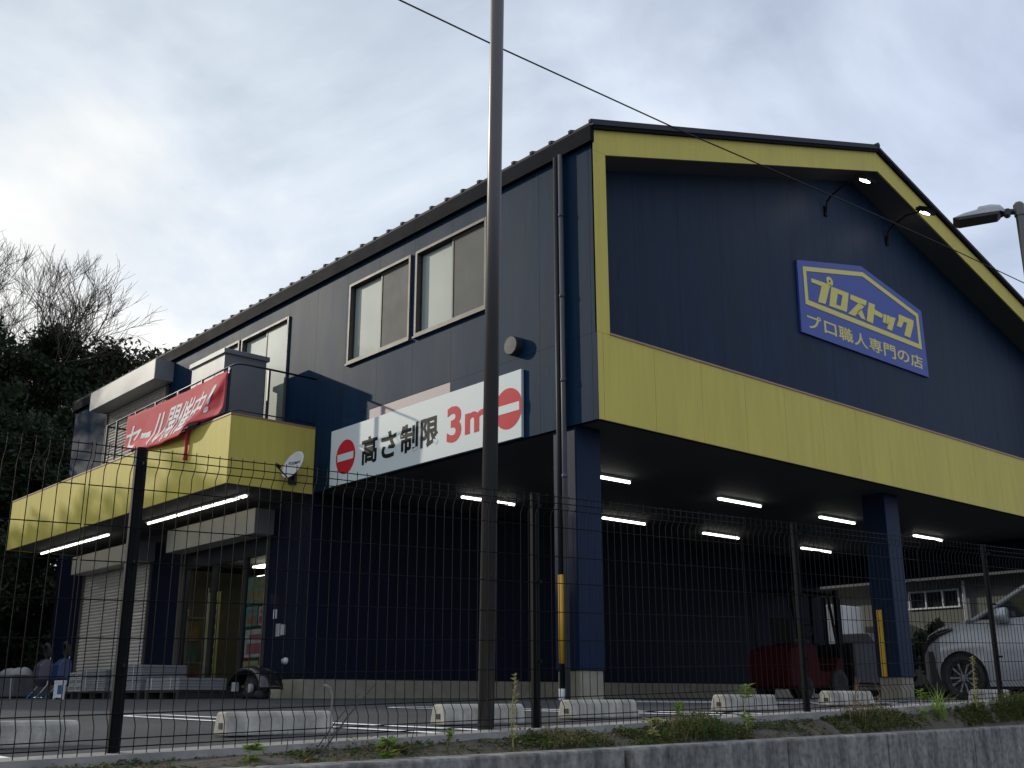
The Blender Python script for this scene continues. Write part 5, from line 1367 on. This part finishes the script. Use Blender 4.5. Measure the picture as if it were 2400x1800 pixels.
stalk(-6.62, -5.46, 0.12, 'short bright green shoot left of the foot of the brown pole', 'green_shoot', 'tuft', weed_g)
stalk(-5.03, -5.42, 0.20, 'bright green spiky tuft on a reddish stem right of the corner column base', 'spiky_weed', 'tuft', weed_g)
stalk(-4.44, -5.42, 0.265, 'leafy yellow-green stalk in front of a wheel stop left of the third fence post', 'leafy_weed', 'rosette', weed_g)
stalk(-5.22, -5.40, 0.10, 'small pale flower stalk just left of the spiky tuft', 'flower_weed', 'rosette', weed_y)
stalk(-1.75, -5.45, 0.42, 'tall feathery weed in front of the car wheel', 'feathery_weed', 'fern', weed_y)
stalk(-2.30, -5.45, 0.25, 'grassy clump with arching blades left of the car wheel', 'grass_clump', 'blades', weed_g)
stalk(-2.55, -5.46, 0.22, 'broad-leaved green weed beside the second column base', 'broadleaf_weed', 'rosette', weed_g)
stalk(-7.55, -5.40, 0.085, 'yellow-green leafy weed at the foot of the nearest fence post', 'post_weed', 'rosette', weed_g)
stalk(-6.95, -5.46, 0.09, 'round-leaved green weed between the nearest post and the brown pole', 'round_weed', 'rosette', weed_g)
DT = thing('dry_twigs', 'leaning dry brown twigs in front of the wheel stop right of the third post', 'weed', (-3.1, -5.4, soil_z(-3.1, -5.4)))
m = MB()
for k in range(26):
    x = -3.15 + rg.uniform(-0.28, 0.30); y = -5.4 + rg.uniform(-0.06, 0.08); z = soil_z(x, y); a = rg.uniform(-0.9, 1.1); L_ = rg.uniform(0.10, 0.30)
    p1 = Vector((x + math.sin(a) * L_ * 0.5, y + rg.uniform(-.03, .03), z + math.cos(a) * L_ * 0.5)); p2 = p1 + Vector((math.sin(a * 1.3) * L_ * 0.5, rg.uniform(-.03, .03), math.cos(a * 1.3) * L_ * 0.4))
    m.tube([(x, y, z - 0.01), p1, p2], [0.003, 0.0022, 0.001], 5, cap=False)
m.build('twigs', mat('dry_twig', (0.16, 0.10, 0.06), rough=0.85, var=0.3, scale=10), DT)
DS = thing('dry_stalks', 'thin crossing dry stalks leaning on the fence before a wheel stop', 'weed', (-7.1, -5.4, soil_z(-7.1, -5.4)))
m = MB(); z = soil_z(-7.1, -5.4)
for (xa, xb_, zz, r_) in ((-7.30, -7.02, 0.26, 0.003), (-7.26, -6.94, 0.30, 0.004), (-6.80, -6.72, 0.14, 0.0025), (-7.4, -7.36, 0.12, 0.0025)):
    m.tube([(xa, -5.40, z - 0.01), ((xa + xb_) / 2 + 0.01, -5.36, z + zz * 0.55), (xb_, -5.34, z + zz)], [r_, r_ * 0.8, r_ * 0.5], 5, cap=False)
m.build('stalks', mat('dark_twig', (0.05, 0.04, 0.035), rough=0.85, var=0.2), DS)
m = MB(); px, py = -7.16, -5.33; z = soil_z(px, py)
m.tube([(px, py, z), (px + 0.01, py, z + 0.24), (px - 0.004, py, z + 0.275), (px - 0.03, py, z + 0.285)], [0.003, 0.003, 0.004, 0.005], 6)
tag(m.build('curled_stalk', mat('pale_stalk', (0.25, 0.24, 0.2), rough=0.8, var=0.2), smooth=True), 'single pale stalk with a curled tip near the dark machine', 'weed')
